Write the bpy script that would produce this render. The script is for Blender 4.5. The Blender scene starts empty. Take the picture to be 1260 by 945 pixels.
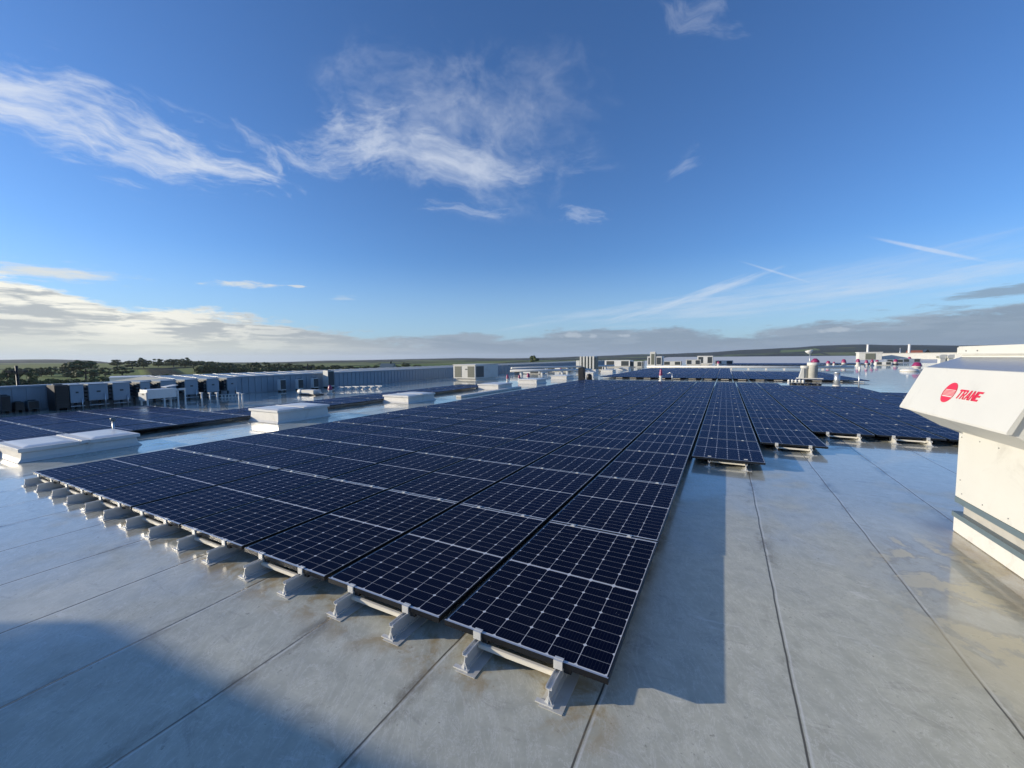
import bpy, bmesh, math, random
from mathutils import Vector, Matrix, noise
random.seed(7)
S = bpy.context.scene
COL = S.collection
R = math.radians

# ------------------------------------------------------------------ camera
FPX, PITCH, ROLL, YAW = 500.8, -0.06549, -0.008081, 0.48181
CAM = Vector((0.49935, -2.00544, 1.8126))
Fv = Vector((-math.sin(YAW)*math.cos(PITCH), math.cos(YAW)*math.cos(PITCH), math.sin(PITCH)))
R0 = Vector((math.cos(YAW), math.sin(YAW), 0)); U0 = R0.cross(Fv)
Rv = R0*math.cos(ROLL) + U0*math.sin(ROLL); Uv = -R0*math.sin(ROLL) + U0*math.cos(ROLL)
cd = bpy.data.cameras.new('camera'); cam = bpy.data.objects.new('camera', cd); COL.objects.link(cam)
cam.matrix_world = Matrix(((Rv.x, Uv.x, -Fv.x, CAM.x), (Rv.y, Uv.y, -Fv.y, CAM.y), (Rv.z, Uv.z, -Fv.z, CAM.z), (0, 0, 0, 1)))
cd.sensor_width = 36; cd.lens = FPX/1260*36; cd.clip_start = 0.05; cd.clip_end = 40000
S.camera = cam

# ------------------------------------------------------------------ light
SUN = Vector((-0.55, -0.29, 0.145)).normalized()
SUN_EL = math.asin(SUN.z); SUN_AZ = math.atan2(SUN.x, SUN.y)
ld = bpy.data.lights.new('sun', 'SUN'); lo = bpy.data.objects.new('sun', ld); COL.objects.link(lo)
ld.energy = 4.6; ld.angle = R(0.53); ld.color = (1.0, 0.88, 0.70)
lo.rotation_euler = SUN.to_track_quat('Z', 'Y').to_euler(); lo.location = (-20, -20, 30)
S.view_settings.view_transform = 'Standard'; S.view_settings.look = 'None'
S.view_settings.exposure = 0.35; S.view_settings.gamma = 1.0
SKY_STR = 0.15

class NT:
    """small node-graph helper"""
    def __init__(s, tree): s.t = tree; s.N = tree.nodes; s.L = tree.links
    def new(s, typ, **kw):
        n = s.N.new(typ)
        for k, v in kw.items(): setattr(n, k, v)
        return n
    def put(s, sock, v):
        if isinstance(v, bpy.types.NodeSocket): s.L.new(v, sock)
        elif isinstance(v, (tuple, list)) and len(v) == 3 and sock.type == 'RGBA': sock.default_value = (*v, 1)
        else: sock.default_value = v
    def m(s, op, a, b=None, c=None, clamp=False):
        n = s.new('ShaderNodeMath', operation=op, use_clamp=clamp)
        s.put(n.inputs[0], a)
        if b is not None: s.put(n.inputs[1], b)
        if c is not None: s.put(n.inputs[2], c)
        return n.outputs[0]
    def mix(s, f, a, b, mode='MIX'):
        n = s.new('ShaderNodeMix', data_type='RGBA', blend_type=mode)
        s.put(n.inputs[0], f); s.put(n.inputs[6], a); s.put(n.inputs[7], b)
        return n.outputs[2]
    def sm(s, v, lo, hi, a=0.0, b=1.0):
        n = s.new('ShaderNodeMapRange', interpolation_type='SMOOTHSTEP')
        for i, q in enumerate((v, lo, hi, a, b)): s.put(n.inputs[i], q)
        return n.outputs[0]
    def xyz(s, v):
        n = s.new('ShaderNodeSeparateXYZ'); s.put(n.inputs[0], v); return n.outputs
    def comb(s, x, y, z=0.0):
        n = s.new('ShaderNodeCombineXYZ')
        for i, q in enumerate((x, y, z)): s.put(n.inputs[i], q)
        return n.outputs[0]
    def noise(s, v, scale, detail=3, rough=0.5, dist=0.0):
        n = s.new('ShaderNodeTexNoise')
        if v is not None: s.put(n.inputs['Vector'], v)
        n.inputs['Scale'].default_value = scale; n.inputs['Detail'].default_value = detail
        n.inputs['Roughness'].default_value = rough; n.inputs['Distortion'].default_value = dist
        return n.outputs['Fac']

# ------------------------------------------------------------------ sky
W = bpy.data.worlds.new('World'); S.world = W; W.use_nodes = True
W.cycles.sampling_method = 'MANUAL'; W.cycles.sample_map_resolution = 256
W.node_tree.nodes.clear(); g = NT(W.node_tree)
out = g.new('ShaderNodeOutputWorld'); bg = g.new('ShaderNodeBackground')
g.L.new(bg.outputs[0], out.inputs[0]); bg.inputs[1].default_value = SKY_STR
sky = g.new('ShaderNodeTexSky', sky_type='NISHITA'); sky.sun_disc = False
sky.sun_elevation = SUN_EL; sky.sun_rotation = SUN_AZ; sky.altitude = 100
sky.air_density = 1.0; sky.dust_density = 0.35; sky.ozone_density = 3.0
tc = g.new('ShaderNodeTexCoord'); dx, dy, dz = g.xyz(tc.outputs['Generated'])
az = g.m('ARCTAN2', dx, dy); el = g.m('ARCSINE', dz)
wn = g.new('ShaderNodeTexNoise'); wn.inputs['Scale'].default_value = 5.0; wn.inputs['Detail'].default_value = 4; g.put(wn.inputs['Vector'], tc.outputs['Generated'])
wr, wg, wb = g.xyz(wn.outputs['Color'])
waz = g.m('ADD', az, g.m('MULTIPLY', g.m('SUBTRACT', wr, .5), .22)); wel = g.m('ADD', el, g.m('MULTIPLY', g.m('SUBTRACT', wg, .5), .10))
def blob(cx, cy, rx, ry, th, warp=True):
    """soft elliptical patch of sky in azimuth / elevation, with its own stretched coordinates"""
    a = g.m('SUBTRACT', waz if warp else az, cx); b = g.m('SUBTRACT', wel if warp else el, cy)
    c, s = math.cos(th), math.sin(th)
    u = g.m('ADD', g.m('MULTIPLY', a, c), g.m('MULTIPLY', b, s))
    v = g.m('SUBTRACT', g.m('MULTIPLY', b, c), g.m('MULTIPLY', a, s))
    un = g.m('DIVIDE', u, rx); vn = g.m('DIVIDE', v, ry)
    r = g.m('SQRT', g.m('ADD', g.m('MULTIPLY', un, un), g.m('MULTIPLY', vn, vn)))
    return g.sm(r, 1.25, 0.0), u, v
def cirrus(bl, su, sv, lo, hi, seed, k=0.50, detail=5, warp=True):
    m_, u, v = blob(*bl, warp=warp)
    n = g.noise(g.comb(g.m('MULTIPLY', u, su), g.m('MULTIPLY', v, sv), seed), 1.0, detail, 0.66, 0.0)
    n = g.m('ADD', g.m('MULTIPLY', g.m('SUBTRACT', n, .5), 1.5), .5)
    d = g.m('ADD', g.m('MULTIPLY', m_, k), g.m('SUBTRACT', n, 0.5))
    return g.m('MULTIPLY', g.sm(d, lo, hi), g.sm(m_, 0.0, 0.12))
col = g.mix(1.0, sky.outputs[0], (0.49, 0.69, 0.97), 'MULTIPLY')
# a little paler towards the lower sky
WHITE = (3.9, 4.2, 4.7); WARM = (4.4, 4.3, 3.9)
def lay(col, mask, amt, c): return g.mix(g.m('MULTIPLY', mask, amt), col, c)
L = [
 ((-1.26, .372, .27, .085, -.10), 9, 34, .14, .85, 3.1, .88, WHITE),
 ((-1.36, .385, .12, .070, -.25), 11, 40, .14, .85, 5.7, .70, WHITE),
 ((-1.12, .356, .19, .040, -.08), 11, 44, .12, .75, 8.2, .80, WHITE),
 ((-1.035, .395, .060, .040, -1.1), 18, 30, .08, .80, 1.3, .60, WHITE),
 ((-.955, .405, .12, .030, -.12), 12, 40, .08, .85, 2.3, .50, WHITE),
 ((-.61, .425, .33, .055, -.05), 7, 22, .02, .80, 9.1, .62, WHITE),
 ((-.80, .448, .17, .065, .12), 8, 24, .10, .62, 4.4, .55, WHITE),
 ((-.59, .490, .29, .155, -.12), 7, 11, .02, 1.0, 6.6, .50, WHITE),
 ((-.40, .53, .18, .13, -.2), 8, 10, .12, 1.0, 7.7, .22, WHITE),
 ((-.585, .338, .11, .022, -.02), 14, 60, .18, .65, 2.9, .28, WHITE),
 ((-.324, .314, .10, .026, -.20), 14, 60, .18, .65, 3.9, .28, WHITE),
 ((-.092, .387, .06, .026, .3), 14, 50, .18, .70, 4.9, .20, WHITE),
 ((-.051, .632, .12, .03, -.5), 10, 40, .18, .70, 5.9, .18, WHITE),
 ((-1.05, .152, .085, .010, .03), 18, 90, .12, .60, 6.3, .90, WARM),
 ((-.955, .155, .028, .006, .03), 14, 90, .15, .40, 7.3, .70, WARM),
 ((-.86, .135, .05, .008, .03), 14, 90, .20, .60, 7.9, .30, WARM),
 ((-1.33, .141, .13, .020, .02), 14, 80, .08, .65, 8.3, .90, WARM),
 ((-.04, .135, .17, .013, .30), 8, 80, .02, .70, 9.3, .60, WHITE),
 ((-.14, .110, .22, .012, .24), 9, 90, .05, .75, 9.9, .50, WHITE),
 ((.22, .150, .30, .030, .12), 5, 60, .10, .90, 3.3, .30, WHITE),
 ((.06, .110, .45, .036, .06), 6, 70, .05, .75, 1.9, .50, WHITE),
 ((.30, .125, .22, .018, .09), 7, 70, .08, .60, 2.2, .40, WHITE),
 ((-.30, .100, .30, .020, .12), 6, 70, .12, .70, 2.8, .35, WHITE),
]
for bl, su, sv, lo_, hi_, sd, amt, c in L:
    col = lay(col, cirrus(bl, su, sv, lo_, hi_, sd, warp=abs(bl[1]) > .2), amt, c)
for bl, amt in (((.305, .176, .085, .0042, -.43), .55), ((.088, .167, .078, .0026, -.43), .35)):   # vapour trails
    m_, u, v = blob(*bl, warp=False)
    w_ = g.noise(g.comb(g.m('MULTIPLY', u, 60), 0.0, 2.0), 1.0, 3)
    col = lay(col, g.m('MULTIPLY', g.sm(m_, .0, .8), g.m('ADD', .35, w_)), amt, WHITE)
# pale veil along the horizon, then the low grey bank
col = lay(col, g.sm(el, .24, .03), .50, (2.3, 3.3, 4.3))
left = g.sm(az, -.55, -1.25)
topn = g.noise(g.comb(g.m('MULTIPLY', az, 7), g.m('MULTIPLY', el, 30), 4.0), 1.0, 6, .65)
prof = g.new('ShaderNodeFloatCurve'); cu = prof.mapping.curves[0]
pts = [(-1.6, .14), (-1.37, .128), (-1.26, .105), (-1.125, .098), (-1.0, .082), (-.876, .062), (-.734, .046), (-.54, .056), (-.343, .062), (-.2, .066), (-.121, .064), (.011, .046), (.099, .052), (.213, .068), (.30, .072), (.364, .076), (.43, .082)]
mp = lambda a: (a+1.6)/2.1
while len(cu.points) < len(pts): cu.points.new(0.5, 0.5)
for p_, (a, e) in zip(cu.points, pts): p_.location = (min(1, mp(a)), e*5)
prof.mapping.update()
g.put(prof.inputs[1], g.m('DIVIDE', g.m('ADD', az, 1.6), 2.1, clamp=True))
ptop = g.m('MULTIPLY', prof.outputs[0], .2)
edge = g.m('ADD', g.m('SUBTRACT', ptop, el), g.m('MULTIPLY', g.m('SUBTRACT', topn, .5), .10))
bank = g.sm(edge, -.004, .012)
n3 = g.noise(g.comb(g.m('MULTIPLY', waz, 8), g.m('MULTIPLY', el, 62), 7.5), 1.0, 5, .6)
lit = g.m('MULTIPLY', g.sm(n3, .44, .58), g.m('MAXIMUM', g.sm(edge, .075, .0), g.m('MULTIPLY', left, g.sm(edge, .125, .03))))
grey = g.mix(left, (1.35, 1.72, 2.2), (2.5, 2.6, 2.6))
brt = g.mix(left, (2.1, 2.5, 3.0), (5.4, 5.2, 4.5))
lit2 = g.m('MAXIMUM', g.m('MULTIPLY', lit, g.m('ADD', .45, g.m('MULTIPLY', left, .55))), g.m('MULTIPLY', g.sm(edge, .016, .002), g.m('MULTIPLY', left, .9)))
glow = g.m('MULTIPLY', g.sm(el, .06, .0), .75)
bcol = g.mix(lit2, grey, brt)
bcol = g.mix(g.m('MULTIPLY', glow, left), bcol, (4.6, 4.7, 3.9))
bcol = g.mix(g.m('MULTIPLY', g.sm(el, .03, .0), .35), bcol, (1.8, 2.4, 3.0))
col = lay(col, bank, .92, bcol)
for bl, sd in (((-.335, .052, .030, .011, 0), 1.1), ((-.285, .050, .014, .007, 0), 2.1), ((.19, .048, .035, .007, 0), 3.1), ((-.21, .049, .02, .005, 0), 5.1)):   # small bright heads in the bank
    col = lay(col, cirrus(bl, 30, 60, .08, .4, sd, warp=False), .55, (2.9, 3.3, 3.7))
col = lay(col, cirrus((.42, .098, .10, .012, .04), 9, 80, .08, .35, 6.1, warp=False), .75, (1.3, 1.7, 2.2))
g.L.new(col, bg.inputs[0])

# ------------------------------------------------------------------ placing helpers
def ray(x, y): return Fv + Rv*((x-630)/FPX) + Uv*((472.5-y)/FPX)
def at(x, y, z=0.0):
    d = ray(x, y); return CAM + d*((z-CAM.z)/d.z)
def at_r(x, y, r):
    d = ray(x, y); return CAM + d*(r/math.hypot(d.x, d.y))
def px(P):
    d = Vector(P)-CAM; z = d.dot(Fv); return 630+FPX*d.dot(Rv)/z, 472.5-FPX*d.dot(Uv)/z
def top_of(P, ytop):
    lo_, hi_ = -20, 80
    for _ in range(50):
        m_ = (lo_+hi_)/2
        if px((P[0], P[1], m_))[1] > ytop: lo_ = m_
        else: hi_ = m_
    return lo_
def wide(P, n): return n*(Vector(P)-CAM).dot(Fv)/FPX

# ------------------------------------------------------------------ materials
def mat(name, color=(.5, .5, .5), rough=.5, metal=0.0, spec=.5, var=0.0, vscale=6.0, bump=0.0, bscale=40, dirt=0.0):
    m_ = bpy.data.materials.new(name); m_.use_nodes = True; g = NT(m_.node_tree)
    b = m_.node_tree.nodes['Principled BSDF']
    b.inputs['Metallic'].default_value = metal; b.inputs['Specular IOR Level'].default_value = spec
    tc = g.new('ShaderNodeTexCoord').outputs['Object']
    n = g.noise(tc, vscale, 5, .6)
    c = g.mix(n, tuple(max(0, q*(1-var)) for q in color), tuple(min(1, q*(1+var)) for q in color))
    if dirt:
        n2 = g.noise(tc, vscale*.6, 6, .7, .8)
        c = g.mix(g.m('MULTIPLY', g.sm(n2, .52, .75), dirt), c, (.16, .13, .09))
    g.put(b.inputs['Base Color'], c)
    g.put(b.inputs['Roughness'], g.m('ADD', rough-.06, g.m('MULTIPLY', n, .12)))
    if bump:
        bn = g.new('ShaderNodeBump'); bn.inputs['Strength'].default_value = bump; bn.inputs['Distance'].default_value = .01
        g.put(bn.inputs['Height'], g.noise(tc, bscale, 4)); g.put(b.inputs['Normal'], bn.outputs[0])
    return m_, g, b
M = {}
M['cream'] = mat('cream_paint', (.585, .585, .54), .42, var=.05, vscale=3, bump=.12, bscale=5, dirt=.22)[0]
M['white'] = mat('white_paint', (.68, .68, .65), .45, var=.07, vscale=4, dirt=.3)[0]
M['membrane_white'] = mat('white_membrane', (.62, .61, .57), .4, var=.08, vscale=5, bump=.3, bscale=14, dirt=.25)[0]
M['patch'] = mat('membrane_patch', (.52, .51, .46), .35, var=.12, vscale=9, dirt=.35)[0]
M['dome'] = mat('skylight_dome', (.76, .76, .73), .30, var=.05, vscale=3, dirt=.1)[0]
M['galv'] = mat('galvanised_steel', (.55, .57, .58), .42, metal=.75, var=.12, vscale=18)[0]
M['alu'] = mat('mill_aluminium', (.66, .66, .63), .42, metal=.3, var=.10, vscale=25, dirt=.15)[0]
M['tube'] = mat('white_tube', (.70, .66, .56), .4, var=.06, vscale=10, dirt=.3)[0]
M['black'] = mat('black_plastic', (.012, .012, .013), .4, var=.2)[0]
M['dark'] = mat('dark_louvre', (.045, .055, .06), .5, var=.3, vscale=20)[0]
M['olive'] = mat('olive_coil', (.13, .14, .11), .5, var=.2, vscale=20)[0]
M['magenta'] = mat('magenta_wrap', (.25, .025, .10), .35, var=.25, vscale=9, bump=.6, bscale=12)[0]
M['slate'] = mat('slate_trim', (.11, .15, .17), .45, var=.1)[0]
M['greystrip'] = mat('weathered_strip', (.42, .41, .37), .5, var=.25, vscale=5, dirt=.2)[0]
M['red'] = mat('red_print', (.62, .02, .05), .4, var=.02)[0]
M['bluewall'] = mat('blue_grey_sheet', (.26, .32, .37), .4, var=.06, vscale=1.2)[0]
M['metalroof'] = mat('ribbed_metal_roof', (.15, .19, .24), .35, var=.06, vscale=.6)[0]
M['redroof'] = mat('red_tiles', (.30, .10, .06), .8, var=.2)[0]
M['bark'] = mat('bark', (.06, .05, .035), .9, var=.3)[0]
M['wall'] = mat('warehouse_cladding', (.38, .40, .41), .5, var=.05)[0]
M['steel_grey'] = mat('grey_mesh_steel', (.25, .26, .26), .4, metal=.5, var=.2, vscale=60)[0]

def foliage(name, a, b_):
    m_ = bpy.data.materials.new(name); m_.use_nodes = True; g = NT(m_.node_tree)
    b = m_.node_tree.nodes['Principled BSDF']; b.inputs['Roughness'].default_value = .7
    geo = g.new('ShaderNodeNewGeometry')
    tcg = g.new('ShaderNodeTexCoord').outputs['Object']
    f = g.m('ADD', g.m('MULTIPLY', geo.outputs['Random Per Island'], .5), g.m('MULTIPLY', g.noise(tcg, 4, 3), .6), clamp=True)
    g.put(b.inputs['Base Color'], g.mix(f, a, b_)); b.inputs['Specular IOR Level'].default_value = .2
    return m_
M['leaf'] = foliage('tree_foliage', (.035, .055, .020), (.13, .16, .055))
M['leaf2'] = foliage('autumn_foliage', (.035, .035, .014), (.11, .09, .035))

# --- roof membrane
SEAM0, SEAMP = -0.055, 0.9235
def roof_material(far=False):
    m_ = bpy.data.materials.new('wet_roof_membrane' + ('_far' if far else '')); m_.use_nodes = True; g = NT(m_.node_tree)
    b = m_.node_tree.nodes['Principled BSDF']
    P = g.new('ShaderNodeTexCoord').outputs['Object']; x, y, z = g.xyz(P)
    P2 = g.comb(x, y, 0.0)
    big = g.noise(P2, .33, 4, .5); mid = g.noise(P2, 1.25, 5, .55, .4); fine = g.noise(P2, 7, 6, .65); grain = g.noise(P2, 60, 3, .6)
    # standing water: more of it to the left, ahead and far right, little by the near front edge
    bias = g.m('MAXIMUM', g.sm(x, -1.6, -4.2), g.sm(y, 1.2, 6.0))
    bias = g.m('MAXIMUM', bias, g.m('MULTIPLY', g.sm(y, .6, 3.2), g.sm(x, 1.0, 2.2)))
    strip = g.m('MULTIPLY', g.m('MULTIPLY', g.sm(x, -13.0, -12.0), g.sm(x, -8.2, -9.0)), g.sm(y, 14, 9))
    bias = g.m('SUBTRACT', bias, g.m('MULTIPLY', strip, .45))
    wv = g.m('ADD', g.m('ADD', g.m('MULTIPLY', big, .6), g.m('MULTIPLY', mid, .5)), g.m('MULTIPLY', bias, .22))
    wet = g.sm(wv, .62, .72)
    damp = g.sm(wv, .45, .66)
    dry = g.mix(g.sm(fine, .3, .7), (.44, .44, .355), (.56, .555, .45))
    dry = g.mix(g.m('MULTIPLY', g.sm(mid, .4, .7), .35), dry, (.60, .585, .47))
    dry = g.mix(g.m('MULTIPLY', g.sm(grain, .45, .75), .25), dry, (.38, .375, .33))
    sc = g.noise(g.comb(g.m('MULTIPLY', x, 1.0), g.m('MULTIPLY', y, 3.0), 5.0), 2.2, 8, .7, 1.2)
    dry = g.mix(g.m('MULTIPLY', g.sm(sc, .57, .66), .38), dry, (.30, .285, .235))
    dry = g.mix(g.m('MULTIPLY', g.sm(sc, .40, .32), .45), dry, (.74, .73, .67))
    sc2 = g.noise(g.comb(g.m('ADD', g.m('MULTIPLY', x, 2.2), g.m('MULTIPLY', y, 1.1)), g.m('MULTIPLY', y, .8), 2.0), 3.1, 8, .75, 2.0)
    dry = g.mix(g.m('MULTIPLY', g.sm(g.m('ABSOLUTE', g.m('SUBTRACT', sc2, .5)), .016, .0), .5), dry, (.80, .79, .72))
    spk = g.noise(P2, 26, 4, .7); dry = g.mix(g.m('MULTIPLY', g.m('MULTIPLY', g.sm(spk, .60, .67), g.sm(fine, .47, .60)), .65), dry, (.20, .19, .15))
    c = g.mix(g.m('MULTIPLY', damp, .35), dry, g.mix(1.0, dry, (.70, .72, .74), 'MULTIPLY'))
    rough = g.m('ADD', g.m('MULTIPLY', g.m('SUBTRACT', 1.0, damp), .22), .20)
    height = g.m('MULTIPLY', g.m('ADD', g.m('MULTIPLY', fine, .5), g.m('MULTIPLY', grain, .12)), g.m('SUBTRACT', 1.0, g.m('MULTIPLY', damp, .75)))
    if not far:
        wob = g.m('MULTIPLY', g.m('SUBTRACT', g.noise(g.comb(0.0, y, 0.0), 1.3, 3), .5), .03)
        xs = g.m('SUBTRACT', g.m('ADD', x, wob), SEAM0)
        k = g.m('SUBTRACT', g.m('FLOORED_MODULO', g.m('ADD', xs, SEAMP/2), SEAMP), SEAMP/2)   # signed distance to the nearest lap
        ak = g.m('ABSOLUTE', k)
        line = g.m('MAXIMUM', g.sm(ak, .0078, .0028), g.m('MULTIPLY', g.m('MULTIPLY', g.sm(ak, .012, .006), .8), g.sm(x, -1.5, -3.0)))
        lipb = g.m('MULTIPLY', g.sm(k, .010, .014), g.sm(k, .026, .018)); c = g.mix(g.m('MULTIPLY', lipb, .5), c, (.74, .74, .70))
        c = g.mix(g.m('MULTIPLY', line, .9), c, (.035, .034, .030))
        # dirt gathered along the laps and round the feet
        sn = g.noise(g.comb(g.m('MULTIPLY', x, 2.0), y, 1.0), 1.6, 6, .7)
        grime = g.m('MULTIPLY', g.sm(ak, .13, .0), g.sm(sn, .46, .66))
        c = g.mix(g.m('MULTIPLY', grime, .75), c, (.13, .105, .065))
        band = g.m('MULTIPLY', g.m('MULTIPLY', g.sm(y, -.42, -.12), g.sm(y, .30, .0)), g.m('MULTIPLY', g.sm(x, -9, -4), g.sm(x, .15, -.05)))
        rust = g.m('MULTIPLY', band, g.sm(g.noise(P2, 3.3, 6, .65, .6), .44, .62))
        c = g.mix(g.m('MULTIPLY', rust, .8), c, (.34, .25, .12))
        # silt by the rooftop unit
        near = g.m('MULTIPLY', g.sm(x, 1.35, 2.1), g.m('MULTIPLY', g.sm(y, 3.6, 3.0), g.sm(y, .2, 1.7)))
        sv = g.noise(g.comb(x, g.m('MULTIPLY', y, .9), 4.0), 1.9, 6, .58, .35); silt = g.m('MULTIPLY', near, g.sm(sv, .50, .535))
        rim = g.m('MULTIPLY', near, g.m('MULTIPLY', g.sm(sv, .46, .50), g.sm(sv, .535, .50)))
        c = g.mix(g.m('MULTIPLY', near, .35), c, (.34, .34, .31)); c = g.mix(g.m('MULTIPLY', silt, .75), c, (.56, .50, .33)); c = g.mix(g.m('MULTIPLY', rim, .30), c, (.20, .16, .09)); wet = g.m('MAXIMUM', wet, g.m('MULTIPLY', near, .6))
        run = g.m('MULTIPLY', g.sm(x, 2.20, 2.55), g.sm(y, 4.2, 3.7))
        run = g.m('MULTIPLY', run, g.sm(sn, .25, .6))
        c = g.mix(g.m('MULTIPLY', run, .8), c, (.22, .165, .09))
        wet = g.m('MULTIPLY', wet, g.m('SUBTRACT', 1.0, g.m('MULTIPLY', silt, .85)))
        wet = g.m('MULTIPLY', wet, g.m('SUBTRACT', 1.0, g.m('MULTIPLY', g.sm(ak, .012, .006), .9)))
        lip = g.sm(k, -.004, .006)
        height = g.m('ADD', height, g.m('MULTIPLY', g.m('SUBTRACT', lip, g.sm(k, .01, SEAMP*.45)), .6))
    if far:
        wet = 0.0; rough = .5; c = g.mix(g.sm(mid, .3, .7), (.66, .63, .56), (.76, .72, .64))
    g.put(b.inputs['Base Color'], c); g.put(b.inputs['Roughness'], rough)
    b.inputs['IOR'].default_value = 1.42
    bn = g.new('ShaderNodeBump'); bn.inputs['Strength'].default_value = .42; bn.inputs['Distance'].default_value = .006
    g.put(bn.inputs['Height'], height); g.put(b.inputs['Normal'], bn.outputs[0])
    # water film
    g.put(b.inputs['Coat Weight'], g.m('MULTIPLY', wet, .80) if not far else 0.0); b.inputs['Coat IOR'].default_value = 1.38
    g.put(b.inputs['Coat Roughness'], g.m('ADD', .015, g.m('MULTIPLY', g.sm(mid, .3, .7), .05)))
    cb = g.new('ShaderNodeBump'); cb.inputs['Strength'].default_value = .12; cb.inputs['Distance'].default_value = .004
    g.put(cb.inputs['Height'], g.noise(g.comb(x, g.m('MULTIPLY', y, 1.6), 3.0), 5, 3)); g.put(b.inputs['Coat Normal'], cb.outputs[0])
    return m_
M['roof'] = roof_material(); M['roof_far'] = roof_material(True)

# --- solar glass: u across 1.038 m, v along 1.755 m (metres stored in the UV map)
PW, PL, PT, HT = 1.050, 1.755, 0.035, 0.145
CP, RP = 1.0967, 1.775
def glass_material():
    m_ = bpy.data.materials.new('solar_glass'); m_.use_nodes = True; g = NT(m_.node_tree)
    b = m_.node_tree.nodes['Principled BSDF']
    uv = g.new('ShaderNodeUVMap').outputs[0]; u, v, _ = g.xyz(uv)
    P = g.new('ShaderNodeTexCoord').outputs['Object']
    geo = g.new('ShaderNodeNewGeometry').outputs['Position']
    mu = .012; cu_ = (PW-2*mu)/6
    mv = .020; gap = .022; hv = (PL-2*mv-gap)/2; cv = hv/10
    uu = g.m('SUBTRACT', u, mu)
    du = g.m('ABSOLUTE', g.m('SUBTRACT', g.m('FLOORED_MODULO', g.m('ADD', uu, cu_/2), cu_), cu_/2))
    # second half is shifted by the centre gap
    vh = g.m('SUBTRACT', v, mv); up = g.m('GREATER_THAN', vh, hv+gap/2)
    vv = g.m('SUBTRACT', vh, g.m('MULTIPLY', up, hv+gap))
    dv = g.m('ABSOLUTE', g.m('SUBTRACT', g.m('FLOORED_MODULO', g.m('ADD', vv, cv/2), cv), cv/2))
    dv2 = g.m('ABSOLUTE', g.m('SUBTRACT', g.m('FLOORED_MODULO', g.m('ADD', vv, cv), cv*2), cv))
    l1 = g.sm(du, .0020, .0009); l2 = g.m('MULTIPLY', g.sm(dv, .0014, .0007), .60)
    dia = g.sm(g.m('ADD', du, dv2), .0150, .0120)
    mid_ = g.sm(g.m('ABSOLUTE', g.m('SUBTRACT', vh, hv+gap/2)), .0075, .0055)
    edge = g.m('MAXIMUM', g.m('MAXIMUM', g.m('LESS_THAN', u, mu), g.m('GREATER_THAN', u, PW-mu)), g.m('MAXIMUM', g.m('LESS_THAN', v, mv), g.m('GREATER_THAN', v, PL-mv)))
    wl = g.m('MAXIMUM', g.m('MAXIMUM', l1, l2), g.m('MAXIMUM', g.m('MAXIMUM', dia, mid_), edge))
    bus = g.m('MULTIPLY', g.sm(g.m('PINGPONG', uu, cu_/18), .0009, .0004), .25)
    oi = g.new('ShaderNodeObjectInfo').outputs['Random']
    cell = g.mix(g.noise(geo, 2.5, 3), (.002, .0035, .012), (.0035, .0065, .022))
    cell = g.mix(g.m('MULTIPLY', oi, .75), cell, (.004, .0065, .022)); oi2 = g.m('FRACT', g.m('MULTIPLY', oi, 7.31)); cell = g.mix(g.m('MULTIPLY', oi2, .45), cell, (.0012, .0018, .006))
    c = g.mix(bus, cell, (.10, .11, .13))
    c = g.mix(wl, c, (.60, .62, .64))
    # rain beads; the sparkle of some is painted into the colour as pale specks
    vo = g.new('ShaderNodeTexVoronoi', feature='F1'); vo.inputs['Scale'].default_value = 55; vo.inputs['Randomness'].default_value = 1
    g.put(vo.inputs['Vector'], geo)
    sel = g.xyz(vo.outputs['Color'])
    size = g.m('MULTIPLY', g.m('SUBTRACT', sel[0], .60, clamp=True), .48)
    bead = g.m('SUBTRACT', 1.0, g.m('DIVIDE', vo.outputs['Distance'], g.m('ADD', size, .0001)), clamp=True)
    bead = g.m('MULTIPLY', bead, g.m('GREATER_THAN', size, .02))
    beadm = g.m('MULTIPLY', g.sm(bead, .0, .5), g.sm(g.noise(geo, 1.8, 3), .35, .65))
    dust = g.sm(g.noise(geo, 3, 6, .7, 1.0), .5, .8)
    c = g.mix(g.m('MULTIPLY', dust, .02), c, (.25, .25, .24))
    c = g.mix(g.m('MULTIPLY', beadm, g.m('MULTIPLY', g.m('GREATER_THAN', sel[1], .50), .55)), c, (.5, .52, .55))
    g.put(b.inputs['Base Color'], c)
    g.put(b.inputs['Roughness'], g.m('ADD', .20, g.m('MULTIPLY', g.noise(geo, 1.2, 4), .18)))
    b.inputs['Specular IOR Level'].default_value = 0.0
    bn = g.new('ShaderNodeBump'); bn.inputs['Strength'].default_value = .8; bn.inputs['Distance'].default_value = .004
    g.put(bn.inputs['Height'], beadm); g.put(b.inputs['Normal'], bn.outputs[0])
    # structured anti-reflective glass: weak bluish reflection that grows slowly towards grazing
    gl = g.new('ShaderNodeBsdfGlossy'); gl.inputs['Color'].default_value = (.42, .62, .95, 1)
    g.put(gl.inputs['Roughness'], g.m('ADD', .17, g.m('MULTIPLY', g.noise(geo, 1.2, 4), .22))); g.put(gl.inputs['Normal'], bn.outputs[0])
    frn = g.new('ShaderNodeFresnel'); frn.inputs['IOR'].default_value = 1.33
    mx = g.new('ShaderNodeMixShader'); g.put(mx.inputs[0], g.m('MULTIPLY', frn.outputs[0], .30))
    g.L.new(b.outputs[0], mx.inputs[1]); g.L.new(gl.outputs[0], mx.inputs[2])
    mo = [n for n in m_.node_tree.nodes if n.type == 'OUTPUT_MATERIAL'][0]; g.L.new(mx.outputs[0], mo.inputs[0])
    return m_
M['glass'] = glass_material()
M['frame'] = mat('black_frame', (.03, .032, .036), .3, metal=.7, var=.1)[0]
M['frametop'] = mat('frame_edge', (.55, .56, .58), .35, metal=.6, var=.1)[0]

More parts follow.
